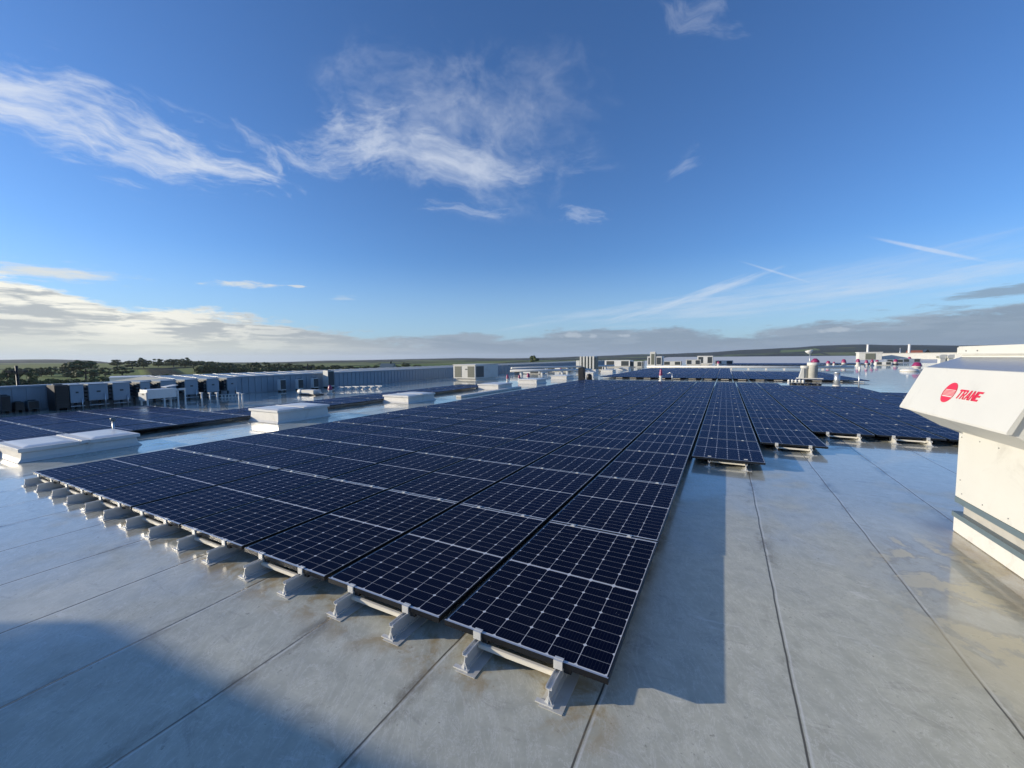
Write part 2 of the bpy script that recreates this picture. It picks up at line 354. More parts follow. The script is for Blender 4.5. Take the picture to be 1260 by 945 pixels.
# ------------------------------------------------------------------ mesh helpers
class MB:
    def __init__(s): s.b = bmesh.new()
    def box(s, x0, x1, y0, y1, z0, z1, mi=0):
        vs = [s.b.verts.new(p) for p in ((x0,y0,z0),(x1,y0,z0),(x1,y1,z0),(x0,y1,z0),(x0,y0,z1),(x1,y0,z1),(x1,y1,z1),(x0,y1,z1))]
        for f in ((0,3,2,1),(4,5,6,7),(0,1,5,4),(1,2,6,5),(2,3,7,6),(3,0,4,7)):
            s.b.faces.new([vs[i] for i in f]).material_index = mi
        return s
    def frustum(s, a, b_, z0, z1):
        """rectangles a=(x0,x1,y0,y1) at z0 and b_ at z1"""
        vs = [s.b.verts.new(p) for p in ((a[0],a[2],z0),(a[1],a[2],z0),(a[1],a[3],z0),(a[0],a[3],z0),(b_[0],b_[2],z1),(b_[1],b_[2],z1),(b_[1],b_[3],z1),(b_[0],b_[3],z1))]
        for f in ((0,3,2,1),(4,5,6,7),(0,1,5,4),(1,2,6,5),(2,3,7,6),(3,0,4,7)): s.b.faces.new([vs[i] for i in f])
        return s
    def lathe(s, prof, n=20, c=(0, 0)):
        rings = []
        for r, z in prof:
            rings.append([s.b.verts.new((c[0]+r*math.cos(2*math.pi*i/n), c[1]+r*math.sin(2*math.pi*i/n), z)) for i in range(n)])
        for a, b_ in zip(rings, rings[1:]):
            for i in range(n): s.b.faces.new((a[i], a[(i+1) % n], b_[(i+1) % n], b_[i])).smooth = True
        s.b.faces.new(rings[0][::-1]); s.b.faces.new(rings[-1])
        return s
    def prism(s, poly, axis, a, b_, mi=0):
        """poly in the plane across axis ('x': (y,z), 'y': (x,z), 'z': (x,y))"""
        def P(p, t): return {'x': (t, p[0], p[1]), 'y': (p[0], t, p[1]), 'z': (p[0], p[1], t)}[axis]
        A = [s.b.verts.new(P(p, a)) for p in poly]; B = [s.b.verts.new(P(p, b_)) for p in poly]
        n = len(poly); fs = [s.b.faces.new(A), s.b.faces.new(B[::-1])]
        for i in range(n): fs.append(s.b.faces.new((A[(i+1) % n], A[i], B[i], B[(i+1) % n])))
        for f in fs: f.material_index = mi
        return s
    def tube(s, p, q, r, n=10):
        p, q = Vector(p), Vector(q); d = (q-p).normalized()
        u = d.cross(Vector((0, 0, 1)) if abs(d.z) < .9 else Vector((1, 0, 0))).normalized(); w = d.cross(u)
        A = [s.b.verts.new(p+(u*math.cos(2*math.pi*i/n)+w*math.sin(2*math.pi*i/n))*r) for i in range(n)]
        B = [s.b.verts.new(q+(u*math.cos(2*math.pi*i/n)+w*math.sin(2*math.pi*i/n))*r) for i in range(n)]
        s.b.faces.new(A[::-1]); s.b.faces.new(B)
        for i in range(n): s.b.faces.new((A[i], A[(i+1) % n], B[(i+1) % n], B[i])).smooth = True
        return s
    def bevel(s, w, seg=2):
        bmesh.ops.bevel(s.b, geom=s.b.edges[:], offset=w, segments=seg, affect='EDGES', clamp_overlap=True); return s
    def xf(s, mtx):
        bmesh.ops.transform(s.b, matrix=mtx, verts=s.b.verts); return s
    def build(s, name, m_, parent=None, loc=None):
        bmesh.ops.recalc_face_normals(s.b, faces=s.b.faces)
        me = bpy.data.meshes.new(name); s.b.to_mesh(me); s.b.free()
        for q in (m_ if isinstance(m_, (list, tuple)) else [m_]): me.materials.append(M[q] if isinstance(q, str) else q)
        o = bpy.data.objects.new(name, me); COL.objects.link(o)
        if parent: o.parent = parent
        if loc: o.location = loc
        return o
def tag(o, label, cat, group=None):
    o['label'] = label; o['category'] = cat
    if group: o['group'] = group
    return o
def thing(name, label, cat, loc=(0, 0, 0), rz=0.0, group=None):
    o = bpy.data.objects.new(name, None); COL.objects.link(o); o.location = loc; o.rotation_euler = (0, 0, rz)
    o.empty_display_size = .2
    return tag(o, label, cat, group)
def dup(root, loc, rz=0.0, label=None, group=None, scale=None):
    r = root.copy(); COL.objects.link(r); r.location = loc; r.rotation_euler = (0, 0, rz)
    if scale: r.scale = scale
    if label: r['label'] = label
    if group: r['group'] = group
    for ch in list(root.children):
        c = ch.copy(); COL.objects.link(c); c.parent = r
        for gch in list(ch.children):
            d = gch.copy(); COL.objects.link(d); d.parent = c
    return r
ORD = ['', 'first', 'second', 'third', 'fourth', 'fifth', 'sixth', 'seventh', 'eighth', 'ninth', 'tenth', 'eleventh', 'twelfth', 'thirteenth', 'fourteenth', 'fifteenth', 'sixteenth', 'seventeenth']

# ------------------------------------------------------------------ terrain
def smooth(t): t = max(0, min(1, t)); return t*t*(3-2*t)
RIDGE = [(-1.7, 2), (-1.42, 4), (-1.33, 7), (-1.29, 2), (-1.24, -25), (-1.0, -25), (-.9, -14), (-.62, -3), (-.5, -8), (-.40, -6), (-.30, 4), (-.24, 9), (-.19, 17), (-.13, 16), (-.05, 25), (.05, 43), (.12, 50), (.17, 62), (.22, 66), (.28, 56), (.36, 46), (.6, 40), (1.2, 20), (2.0, 0), (3.2, 0), (-3.2, 0)]
RIDGE.sort()
def ridge(a):
    for (a0, h0), (a1, h1) in zip(RIDGE, RIDGE[1:]):
        if a0 <= a <= a1: return h0+(h1-h0)*smooth((a-a0)/(a1-a0))
    return 0
def ground_z(x, y):
    dx, dy = x-CAM.x, y-CAM.y; r = math.hypot(dx, dy); a = math.atan2(dx, dy)
    z = -9.0
    lf = smooth((-1.02-a)/.12)*smooth((a+2.0)/.2)
    z += lf*7.2*smooth((r-170)/430)*(1-smooth((r-650)/700)*.6)
    z += (ridge(a)+9)*smooth((r-1500)/1900) if r > 1500 else 0
    if r > 1500: z += 5*noise.noise(Vector((x/420, y/420, 1.0)))*smooth((r-1500)/1500)
    elif r > 150: z += .6*noise.noise(Vector((x/90, y/90, 2.0)))*smooth((r-150)/200)
    if r > 4200: z -= 260*smooth((r-4200)/6000)
    return z
bm = bmesh.new()
radii = [0]+[40*1.075**i for i in range(78)]
NA = 420; prev = None
for r in radii:
    if r == 0: cur = [bm.verts.new((CAM.x, CAM.y, -9))]
    else:
        cur = []
        for i in range(NA):
            a = 2*math.pi*i/NA - math.pi; x, y = CAM.x+r*math.sin(a), CAM.y+r*math.cos(a)
            cur.append(bm.verts.new((x, y, ground_z(x, y))))
    if prev:
        for i in range(NA):
            j = (i+1) % NA
            f = bm.faces.new((prev[0], cur[j], cur[i]) if len(prev) == 1 else (prev[i], prev[j], cur[j], cur[i])); f.smooth = True
    prev = cur
mt = bpy.data.materials.new('fields_and_woods'); mt.use_nodes = True; g = NT(mt.node_tree); b = mt.node_tree.nodes['Principled BSDF']
P = g.new('ShaderNodeTexCoord').outputs['Object']
vo = g.new('ShaderNodeTexVoronoi'); vo.inputs['Scale'].default_value = .0045; g.put(vo.inputs['Vector'], P)
vd = g.new('ShaderNodeTexVoronoi', feature='DISTANCE_TO_EDGE'); vd.inputs['Scale'].default_value = .0045; g.put(vd.inputs['Vector'], P)
cr = g.xyz(vo.outputs['Color'])
fld = g.mix(cr[0], (.14, .21, .04), (.27, .28, .10)); fld = g.mix(g.m('MULTIPLY', g.noise(P, .03, 6, .7), .5), fld, (.06, .08, .02))
woods = g.mix(g.noise(P, .05, 5, .7), (.014, .020, .014), (.040, .048, .030))
hedge = g.sm(vd.outputs['Distance'], .05, .02)
wd = g.sm(g.m('ADD', g.noise(P, .0016, 4, .55), g.m('MULTIPLY', cr[1], .16)), .50, .53)
dist_ = g.m('SQRT', g.m('ADD', g.m('POWER', g.xyz(P)[0], 2.0), g.m('POWER', g.xyz(P)[1], 2.0)))
wd = g.m('MULTIPLY', wd, g.sm(dist_, 800, 1600))
wd = g.m('MAXIMUM', wd, g.m('MULTIPLY', g.sm(dist_, 1800, 2600), g.sm(cr[2], .12, .16)))
g.put(b.inputs['Base Color'], g.mix(g.m('MAXIMUM', hedge, wd), fld, woods)); b.inputs['Roughness'].default_value = .9
b.inputs['Specular IOR Level'].default_value = .1
bn = g.new('ShaderNodeBump'); bn.inputs['Distance'].default_value = 8; bn.inputs['Strength'].default_value = .8
g.put(bn.inputs['Height'], g.m('MULTIPLY', g.noise(P, .06, 5, .7), g.m('MAXIMUM', hedge, wd))); g.put(b.inputs['Normal'], bn.outputs[0])
me = bpy.data.meshes.new('ground'); bm.to_mesh(me); bm.free(); me.materials.append(mt)
gr = bpy.data.objects.new('ground', me); COL.objects.link(gr); gr['kind'] = 'structure'

# ------------------------------------------------------------------ the air over it
mh = bpy.data.materials.new('haze_air'); mh.use_nodes = True; g = NT(mh.node_tree); g.N.clear()
ho = g.new('ShaderNodeOutputMaterial'); pv = g.new('ShaderNodeVolumePrincipled')
pv.inputs['Color'].default_value = (.72, .82, .95, 1); pv.inputs['Density'].default_value = 0.00009; pv.inputs['Anisotropy'].default_value = .2
g.L.new(pv.outputs[0], ho.inputs['Volume'])
zlow = min(v.co.z for v in me.vertices)-1
bmh = bmesh.new(); bmesh.ops.create_cube(bmh, size=1)
for v in bmh.verts: v.co = Vector((v.co.x*26000, v.co.y*26000, zlow if v.co.z < 0 else 110))
meh = bpy.data.meshes.new('haze'); bmh.to_mesh(meh); bmh.free(); meh.materials.append(mh)
hz = bpy.data.objects.new('haze', meh); COL.objects.link(hz); hz['kind'] = 'stuff'; tag(hz, 'thin pale air between the roof and the far hills', 'haze')

# ------------------------------------------------------------------ the roof deck
bm = bmesh.new()
def quad(bm, ps, mi=0):
    f = bm.faces.new([bm.verts.new(p) for p in ps]); f.material_index = mi; return f
XL, XR, YB, YF = -22.0, 130.0, -40.0, 108.0
quad(bm, ((XL, YB, 0), (XR, YB, 0), (XR, YF, 0), (XL, YF, 0)))
quad(bm, ((XL, YF, 0), (XR, YF, 0), (XR, 195, 1.35), (XL, 195, 1.35)), 1)
quad(bm, ((XL, 195, 1.35), (XR, 195, 1.35), (XR, 195, -10), (XL, 195, -10)), 2)
quad(bm, ((XL-.02, YB, -.02), (XL-.02, YF, -.02), (XL-.02, YF, -10), (XL-.02, YB, -10)), 2)
quad(bm, ((XR, YB, 0), (XR, YF, 0), (XR, YF, -10), (XR, YB, -10)), 2)
quad(bm, ((XL, YB, 0), (XR, YB, 0), (XR, YB, -10), (XL, YB, -10)), 2)
me = bpy.data.meshes.new('roof_deck'); bm.to_mesh(me); bm.free()
for k in ('roof', 'roof_far', 'wall'): me.materials.append(M[k])
o = bpy.data.objects.new('roof_deck', me); COL.objects.link(o); o['kind'] = 'structure'

# neighbouring hall: blue-grey sheet wall with a shallow ribbed metal roof behind it
t = thing('neighbouring_hall', 'long blue grey sheet metal wall with shallow metal roof along left roof edge', 'building')
m_ = MB()
m_.box(-22.5, -22.06, -9, 90, -9.5, .86)
y = -9.0
while y < 90:
    m_.box(-22.062, -22.03, y, y+.12, .05, .84); y += .34
m_.build('wall', 'bluewall', t)
m_ = MB(); m_.box(-22.52, -22.0, -9, 90, .862, .93); m_.build('coping', 'bluewall', t)
m_ = MB(); m_.prism([(-22.52, .80), (-26.5, .98), (-31, .6), (-31, -9), (-22.52, -9)], 'y', 8.0, 92)
y = 8.2
while y < 90:
    m_.prism([(-22.54, .80), (-26.5, .98), (-26.5, 1.01), (-22.54, .83)], 'y', y, y+.05); y += 1.0
m_.build('roof', 'metalroof', t)

# ------------------------------------------------------------------ solar panels
def panel_meshes():
    m_ = MB(); w, l, f = PW, PL, .009
    for a in ((0, w, 0, f), (0, w, l-f, l), (0, f, f, l-f), (w-f, w, f, l-f)): m_.box(a[0], a[1], a[2], a[3], -PT, 0)
    m_.box(f, w-f, f, l-f, -PT, -PT+.004)
    bmesh.ops.recalc_face_normals(m_.b, faces=m_.b.faces)
    for fc in m_.b.faces:
        c_m = fc.calc_center_median()
        if fc.normal.z > .9 and c_m.z > -.002 and (c_m.y < f or c_m.y > l-f): fc.material_index = 1
    fr = m_.build('frame', ['frame', 'frametop'])
    bm = bmesh.new(); uvl = bm.loops.layers.uv.new('UVMap')
    fc = bm.faces.new([bm.verts.new(p) for p in ((f, f, -.0015), (w-f, f, -.0015), (w-f, l-f, -.0015), (f, l-f, -.0015))])
    for lp in fc.loops: lp[uvl].uv = (lp.vert.co.x, lp.vert.co.y)
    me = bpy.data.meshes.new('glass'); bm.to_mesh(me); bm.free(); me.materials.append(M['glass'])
    gl = bpy.data.objects.new('glass', me); COL.objects.link(gl)
    m_ = MB(); m_.box(-.02, .02, -.014, .034, 0.0005, .006); m_.box(-.008, .008, .002, .018, -.03, .010)
    cl = m_.build('clamp', 'alu')
    return fr, gl, cl
frame0, glass0, clamp0 = panel_meshes()
used = {'n': 0}
def panel(x, y, label, group, clamps=True, n0=[True]):
    r = thing('solar_panel', label, 'solar panel', (x, y, HT+random.uniform(-.002, .002)), 0, group)
    r.rotation_euler = (random.uniform(-.0022, .0022), random.uniform(-.003, .003), 0)
    first = used['n'] == 0; used['n'] += 1
    parts = (frame0, glass0) if first else (frame0.copy(), glass0.copy())
    for p_ in parts:
        if not first: COL.objects.link(p_)
        p_.parent = r
    if clamps:
        for k, cx_ in enumerate((.24*PW/1.0, .76*PW)):
            c = clamp0 if (first and k == 0) else clamp0.copy()
            if not (first and k == 0): COL.objects.link(c)
            c.parent = r; c.location = (cx_, PL-.002, .0)
    return r
# main field: eight columns, fifteen rows
for i in range(8):
    for j in range(15):
        lab = 'main array solar panel, %s row from the front, %s column from right edge' % (ORD[j+1], ORD[i+1])
        panel(-i*CP-PW, j*RP, lab, 'panels of the main solar array')
# stepped field to its right
steps = [(1, 5.33, 12), (2, 7.08, 11), (3, 8.86, 10), (4, 8.92, 9), (5, 8.92, 9), (6, 8.92, 9), (7, 8.92, 7)]
for i, y0, n in steps:
    for j in range(n):
        lab = 'solar panel %s from the front in the %s stepped column right of the main array' % (ORD[j+1], ORD[i])
        panel((i-1)*CP+(CP-PW), y0+j*RP, lab, 'panels of the stepped array on the right')
# array beyond the skylights, on the left
for i in range(6):
    for j in range(4):
        lab = 'solar panel behind nearest left skylight, %s row from wall side, %s column from walkway' % (ORD[j+1], ORD[i+1])
        panel(-12.0-i*CP-PW, -2.1+j*RP, lab, 'panels of the left array')
for i in range(2):
    for j in range(8):
        lab = 'solar panel in the narrow strip behind the skylights, %s along, %s column' % (ORD[j+1], ('inner', 'outer')[i])
        panel(-12.0-i*CP-PW, 5.02+j*RP, lab, 'panels of the narrow left strip')
# array beyond the walkway: nearest four rows one by one, the rest as one
for i in range(16):
    for j in range(4):
        lab = 'distant solar panel in the %s row beyond the walkway, %s column from the left' % (ORD[j+1], ORD[i+1])
        panel(-8.77+i*CP, 31.6+j*RP, lab, 'panels of the array beyond the walkway', clamps=False)
bm = bmesh.new(); uvl = bm.loops.layers.uv.new('UVMap')
def stuff_panel(x, y, z=HT):
    def q(ps, mi):
        f = bm.faces.new([bm.verts.new(p) for p in ps]); f.material_index = mi
        for lp in f.loops: lp[uvl].uv = (lp.vert.co.x-x, lp.vert.co.y-y)
    x1, y1 = x+PW, y+PL; zb = z-PT
    q(((x, y, z), (x1, y, z), (x1, y1, z), (x, y1, z)), 0)
    q(((x, y, zb), (x1, y, zb), (x1, y, z), (x, y, z)), 1); q(((x1, y, zb), (x1, y1, zb), (x1, y1, z), (x1, y, z)), 1)
    q(((x, y1, zb), (x, y, zb), (x, y, z), (x, y1, z)), 1)
for i in range(16):
    for j in range(4, 15 if i < 9 else 9): stuff_panel(-8.77+i*CP, 31.6+j*RP)
for i in range(14):
    for j in range(9): stuff_panel(1.0+i*CP, 84+j*RP)
for i in range(10):
    for j in range(6): stuff_panel(17.0+i*CP, 92+j*RP)
me = bpy.data.meshes.new('distant_solar_panels'); bm.to_mesh(me); bm.free()
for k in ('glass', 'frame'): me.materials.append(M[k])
o = bpy.data.objects.new('distant_solar_panels', me); COL.objects.link(o)
tag(o, 'far dark blue solar panels lying in rows beyond the walkway', 'solar panels'); o['kind'] = 'stuff'

# ------------------------------------------------------------------ mounting feet and cross tubes
def make_foot():
    r = thing('mounting_foot', 'x', 'mounting foot')
    m_ = MB()                                        # membrane patch and foot plate on the deck
    m_.box(-.045, .085, -.185, .30, .001, .004); m_.build('patch', 'patch', r)
    m_ = MB(); m_.box(-.07, .03, -.172, -.146, .0045, .012); m_.box(-.020, .020, -.17, .26, .0045, .010); m_.build('base_plate', 'alu', r)
    m_ = MB()
    # web, raked at its front end, splayed foot and channel head
    m_.prism([(-.165, .0105), (-.150, .080), (.24, .080), (.24, .0105)], 'x', -.0025, .0025)
    m_.prism([(-.024, .0105), (.020, .0105), (.004, .050), (-.004, .050)], 'y', -.158, -.153)
    m_.box(-.017, .017, -.152, .24, .0805, .085); m_.box(-.017, -.0135, -.152, .24, .0851, .100); m_.box(.0135, .017, -.152, .24, .0851, .100)
    m_.build('rail', 'alu', r)
    m_ = MB(); m_.box(-.026, .026, -.022, .012, .1005, .109); m_.box(-.026, .026, -.022, -.006, .109, .149); m_.box(-.026, .026, -.006, .010, .1465, .1505)
    m_.lathe([(.009, .109), (.009, .118)], 6, (0, -.014)); m_.build('end_clamp', 'alu', r)
    m_ = MB(); m_.box(.0265, .070, -.004, .020, .078, .108); m_.bevel(.002); m_.build('end_stop', 'black', r)
    return r
foot0 = make_foot(); ffirst = True
def foot(x, y, label, group='mounting feet along the front edge of the main array'):
    global ffirst
    if ffirst:
        foot0.location = (x, y, 0); foot0['label'] = label; foot0['group'] = group; ffirst = False; return foot0
    return dup(foot0, (x, y, 0), 0, label, group)
tube0 = None
def ctube(x, y, label, group, L_=.51):
    global tube0
    if tube0 is None:
        m_ = MB(); m_.box(-L_/2, L_/2, -.012, .012, .050, .079); m_.bevel(.003); tube0 = m_.build('cross_tube', 'tube'); o = tube0
    else:
        o = tube0.copy(); COL.objects.link(o)
    o.location = (x, y, 0); tag(o, label, 'tube', group); return o
c_ = 0
for i in range(8):
    for k, off in enumerate((.275, .80)):
        c_ += 1
        foot(-i*CP-off, .012, 'aluminium foot holding the front edge of the main array, %s from the near corner' % ORD[c_])
    ctube(-i*CP-.5375, .0, 'pale tube under the front edge of the %s panel from the near corner' % ORD[i+1], 'cross tubes under the front edge')
fr = [(1, 5.42), (2, 7.08), (3, 8.86), (4, 8.92), (5, 8.92), (6, 8.92), (7, 8.92)]
for i, y0 in fr:
    xc = (i-1)*CP+(CP-PW)+PW/2
    for k, sgn in enumerate((-1, 1)):
        foot(xc+sgn*.262, y0+.012, 'aluminium foot at the %s corner of the %s stepped column front' % (('left', 'right')[k], ORD[i]), 'feet under the stepped array on the right')
    ctube(xc, y0+.0, 'pale tube between the feet of the %s stepped column front' % ORD[i], 'cross tubes under the stepped array')
for i in range(16):
    ctube(-8.77+i*CP+PW/2, 31.6, 'pale tube under the array beyond the walkway, %s from the left' % ORD[i+1], 'cross tubes under the array beyond the walkway')
for j in range(1, 15):
    fo_ = foot(-.275, j*RP-.1, 'aluminium foot under the right edge of the main array, %s seam back' % ORD[j], 'feet under the right edge of the main array')
    for ch in list(fo_.children):
        if ch.name.startswith('end_'): bpy.data.objects.remove(ch)

# ------------------------------------------------------------------ skylights
def skylight(y0, label, L_=1.65, w=1.32, h=.27, xr=-10.62, two=True):
    r = thing('skylight', label, 'skylight', (xr-w/2, y0+L_/2, 0), 0, 'white skylights in a row along the walkway')
    m_ = MB(); a = (-w/2-.05, w/2+.05, -L_/2-.05, L_/2+.05); b_ = (-w/2, w/2, -L_/2, L_/2)
    m_.frustum(a, b_, .003, .06); m_.frustum(b_, (b_[0]+.02, b_[1]-.02, b_[2]+.02, b_[3]-.02), .06, h-.07)
    m_.build('curb', 'membrane_white', r)
    halves = ((-L_/2-.03, -.04), (.04, L_/2+.03)) if two else ((-L_/2-.03, L_/2+.03),)
    for q, (ya, yb) in enumerate(halves):
        m_ = MB(); m_.box(-w/2-.035, w/2+.035, ya, yb, h-.068, h); m_.bevel(.008); lid = m_.build('lid', 'white', r)
        m_ = MB(); m_.frustum((-w/2+.05, w/2-.05, ya+.07, yb-.07), (-w/2+.18, w/2-.18, ya+.16, yb-.16), h+.001, h+.022); m_.bevel(.012); m_.build('dome', 'dome', lid)
    if two:
        m_ = MB(); m_.box(-w/2-.03, w/2+.03, -.038, .038, h-.06, h+.012); m_.bevel(.006); m_.build('centre_bar', 'white', r)
        m_ = MB(); m_.box(w/2+.036, w/2+.075, -.07, .07, h-.05, h+.012); m_.bevel(.01); m_.build('latch', 'white', r)
    return r
skl = [(.28, 'nearest white two-leaf skylight at the left edge, half lit'), (5.02, 'second white skylight from the left, its lit end facing us'), (10.35, 'third white skylight, beside the narrow panel strip'),
       (17.6, 'fourth white skylight, just right of the square rooftop chiller'), (22.8, 'fifth white skylight beside the far left edge of the main array'), (28.6, 'sixth white skylight, near the black condenser'), (36.0, 'seventh white skylight, far along the walkway'), (43.5, 'eighth white skylight, far along the walkway behind the seventh'), (52.0, 'farthest white skylight at the end of the row')]
for y0, lab in skl: skylight(y0, lab, two=(y0 < 12), h=(.25 if y0 < 1 else .37 if y0 < 6 else .31))
m_ = MB(); m_.box(-10.35, -10.05, 13.2, 19.4, .003, .10); m_.bevel(.02)
tag(m_.build('duct_cover', 'membrane_white'), 'long low white duct cover on the roof left of the main array', 'duct cover')

# ------------------------------------------------------------------ big cream rooftop unit on the right
U = thing('rooftop_air_unit', 'large cream rooftop air unit with sloping rain hood and red logo, at right edge', 'air unit', (2.615, 3.70, 0), R(2.6))
# local frame: +X into the unit, -Y towards the camera; face at x=0, far end at y=0
UL, UW = 4.2, 2.2
m_ = MB(); m_.box(0, UW, -UL, 0, .003, .155); m_.bevel(.006); m_.build('curb', 'membrane_white', U)
m_ = MB(); m_.box(-.012, UW, -UL, .01, .1565, .205); m_.build('curb_flashing', 'slate', U)
m_ = MB(); m_.box(.05, UW-.05, -UL+.05, -.05, .2055, .305); m_.build('gap_strip', 'greystrip', U)
m_ = MB(); m_.box(.0, UW, -UL, 0, .306, .362); m_.build('base_rail', 'slate', U)
m_ = MB(); m_.box(.0, UW, -UL, 0, .3635, 1.70); m_.bevel(.008)
m_.build('casing', 'cream', U)
m_ = MB(); m_.box(-.008, UW, -UL, .03, 1.7015, 1.80); m_.bevel(.006); m_.build('roof_band', 'cream', U)
m_ = MB(); m_.box(-.035, UW+.02, -UL-.02, .05, 1.8015, 1.885); m_.bevel(.01); m_.build('roof_cap', 'cream', U)
HE = -1.62
hood = [(-.003, 1.775), (-.262, 1.672), (-.425, 1.262), (-.425, 1.252), (-.13, 1.075), (-.003, 1.055)]
m_ = MB(); m_.prism(hood, 'y', HE, .02); hd = m_.build('rain_hood', 'cream', U)
m_ = MB(); m_.prism([(-.277, 1.6745), (-.455, 1.266), (-.455, 1.250), (-.428, 1.250), (-.264, 1.6745)], 'y', HE-.02, .04); m_.build('hood_lip', 'cream', hd)
m_ = MB(); m_.prism([(-.004, 1.7765), (-.266, 1.6735), (-.266, 1.6795), (-.004, 1.7825)], 'y', HE, .02); m_.build('hood_top', 'galv', hd)
m_ = MB(); m_.box(-.014, -.001, HE-1.5, HE-.03, .95, 1.62); m_.build('grille', 'steel_grey', U)
m_ = MB()
m_.prism([(-.12, 1.072), (-.035, 1.072), (-.002, 1.015), (-.002, 1.056)], 'y', -.07, -.05); m_.build('bracket', 'galv', hd)
for yy in (-1.02, -2.05, -3.1):
    m_ = MB(); m_.box(-.002, .0005, yy-.004, yy+.004, .37, 1.05); m_.build('panel_joint', 'slate', U)
m_ = MB(); m_.box(-.02, -.001, -1.18, -1.13, .62, .74); m_.tube((-.021, -1.155, .68), (-.045, -1.155, .68), .012, 10); m_.build('latch', 'black', U)
# screws
for yy, zz in [(-.06, .98), (-.35, .99), (-.62, .985), (-.95, .985), (-.12, .42), (-.45, .42), (-.8, .42), (-1.15, .42), (-.08, .55), (-1.5, .42), (-.12, 1.84), (-.3, 1.84)]:
    m_ = MB()
    if zz > 1.8: m_.tube((-.036, yy, zz), (-.040, yy, zz), .007, 8)
    else: m_.tube((.001, yy, zz), (-.004, yy, zz), .006, 8)
    m_.build('screw', 'steel_grey', U)
# logo on the sloping face: s runs towards the camera (-Y), t up the slope
P0 = Vector((-.455, 0, 1.266)); tv = Vector((-.277+.455, 0, 1.6745-1.266)); TL = tv.length; tv.normalize()
nv = Vector((-tv.z, 0, tv.x))
def on_face(s_, t_, e=.0): return P0 + Vector((0, -s_, 0)) + tv*t_ + nv*e
def decal(polys, name, parent, lift=.0015, th=.0015):
    bmd = bmesh.new()
    for poly in polys:
        A = [bmd.verts.new(on_face(s_, t_, lift+th)) for s_, t_ in poly]; B = [bmd.verts.new(on_face(s_, t_, lift)) for s_, t_ in poly]
        bmd.faces.new(A); n = len(poly)
        for i in range(n): bmd.faces.new((A[(i+1) % n], A[i], B[i], B[(i+1) % n]))
    me = bpy.data.meshes.new(name); bmd.to_mesh(me); bmd.free(); me.materials.append(M['red'])
    o = bpy.data.objects.new(name, me); COL.objects.link(o); o.parent = parent; return o
LC = (.60, .255); LR = .066      # logo centre along the hood and up its face
LS = {'cs': .60}
def build_logo(cs, ct, rad, txt0, txth, txtw):
    polys = []
    # disc: solid crown, then thinning stripes
    def chord(t_): return math.sqrt(max(0, rad*rad-t_*t_))
    n = 14
    top = [(-chord(rad*.30), rad*.30)] + [(rad*math.cos(a), rad*math.sin(a)) for a in [math.pi-math.asin(.30)-(math.pi-2*math.asin(.30))*k/n for k in range(1, n)]] + [(chord(rad*.30), rad*.30)]
    bot = [(p[0], -p[1]-.0) for p in top]
    k2 = -.42
    bot = [(-chord(rad*k2), rad*k2)] + [(rad*math.cos(a), rad*math.sin(a)) for a in [math.pi+math.asin(-k2)+(math.pi-2*math.asin(-k2))*k/n for k in range(1, n)]] + [(chord(rad*k2), rad*k2)]
    polys.append([(cs+p[0], ct+p[1]) for p in top][::-1]); polys.append([(cs+p[0], ct+p[1]) for p in bot])
    for q in (.20, .08, -.04, -.16, -.28):
        h_ = .035; a, c2 = chord(rad*(q+h_)), chord(rad*(q-h_))
        polys.append([(cs-c2, ct+rad*(q-h_)), (cs+c2, ct+rad*(q-h_)), (cs+a, ct+rad*(q+h_)), (cs-a, ct+rad*(q+h_))])
    for a0 in (0,):    # thin ring joining the stripes
        for k in range(10):
            for side in (0, math.pi):
                b0, b1 = side-.45+.9*k/10*1.0, side-.45+.9*(k+1)/10
                polys.append([(cs+rad*math.cos(b0), ct+rad*math.sin(b0)), (cs+rad*math.cos(b1), ct+rad*math.sin(b1)), (cs+rad*.93*math.cos(b1), ct+rad*.93*math.sin(b1)), (cs+rad*.93*math.cos(b0), ct+rad*.93*math.sin(b0))])
    decal(polys, 'emblem', hd)
    # heavy italic capitals drawn as strokes on a unit grid
    G = {'T': [[(0, 1), (1, 1), (1, .8), (0, .8)], [(.36, .8), (.64, .8), (.64, 0), (.36, 0)]],
         'R': [[(0, 0), (.28, 0), (.28, 1), (0, 1)], [(.28, 1), (.8, 1), (.95, .9), (.95, .82), (.28, .82)], [(.68, .82), (.95, .82), (.95, .55), (.68, .55)], [(.28, .55), (.95, .55), (.8, .4), (.28, .4)], [(.45, .4), (.72, .4), (1, 0), (.72, 0)]],
         'A': [[(0, 0), (.28, 0), (.58, 1), (.36, 1)], [(.72, 0), (1, 0), (.66, 1), (.44, 1)], [(.24, .2), (.76, .2), (.72, .38), (.28, .38)]],
         'N': [[(0, 0), (.26, 0), (.26, 1), (0, 1)], [(.74, 0), (1, 0), (1, 1), (.74, 1)], [(.02, 1), (.30, 1), (.98, 0), (.70, 0)]],
         'E': [[(0, 0), (.28, 0), (.28, 1), (0, 1)], [(.28, 1), (1, 1), (1, .8), (.28, .8)], [(.28, .6), (.9, .6), (.9, .41), (.28, .41)], [(.28, .2), (1, .2), (1, 0), (.28, 0)]]}
    polys = []; s_ = txt0; cw = txtw/5
    for ch in 'TRANE':
        for poly in G[ch]:
            polys.append([(s_+p[0]*cw*.90+p[1]*txth*.22, ct-txth/2+p[1]*txth) for p in poly][::1])
        s_ += cw
    decal(polys, 'lettering', hd, .002)
# the emblem sits just under a metre along the hood
build_logo(.68, .220, .096, .81, .085, .32)

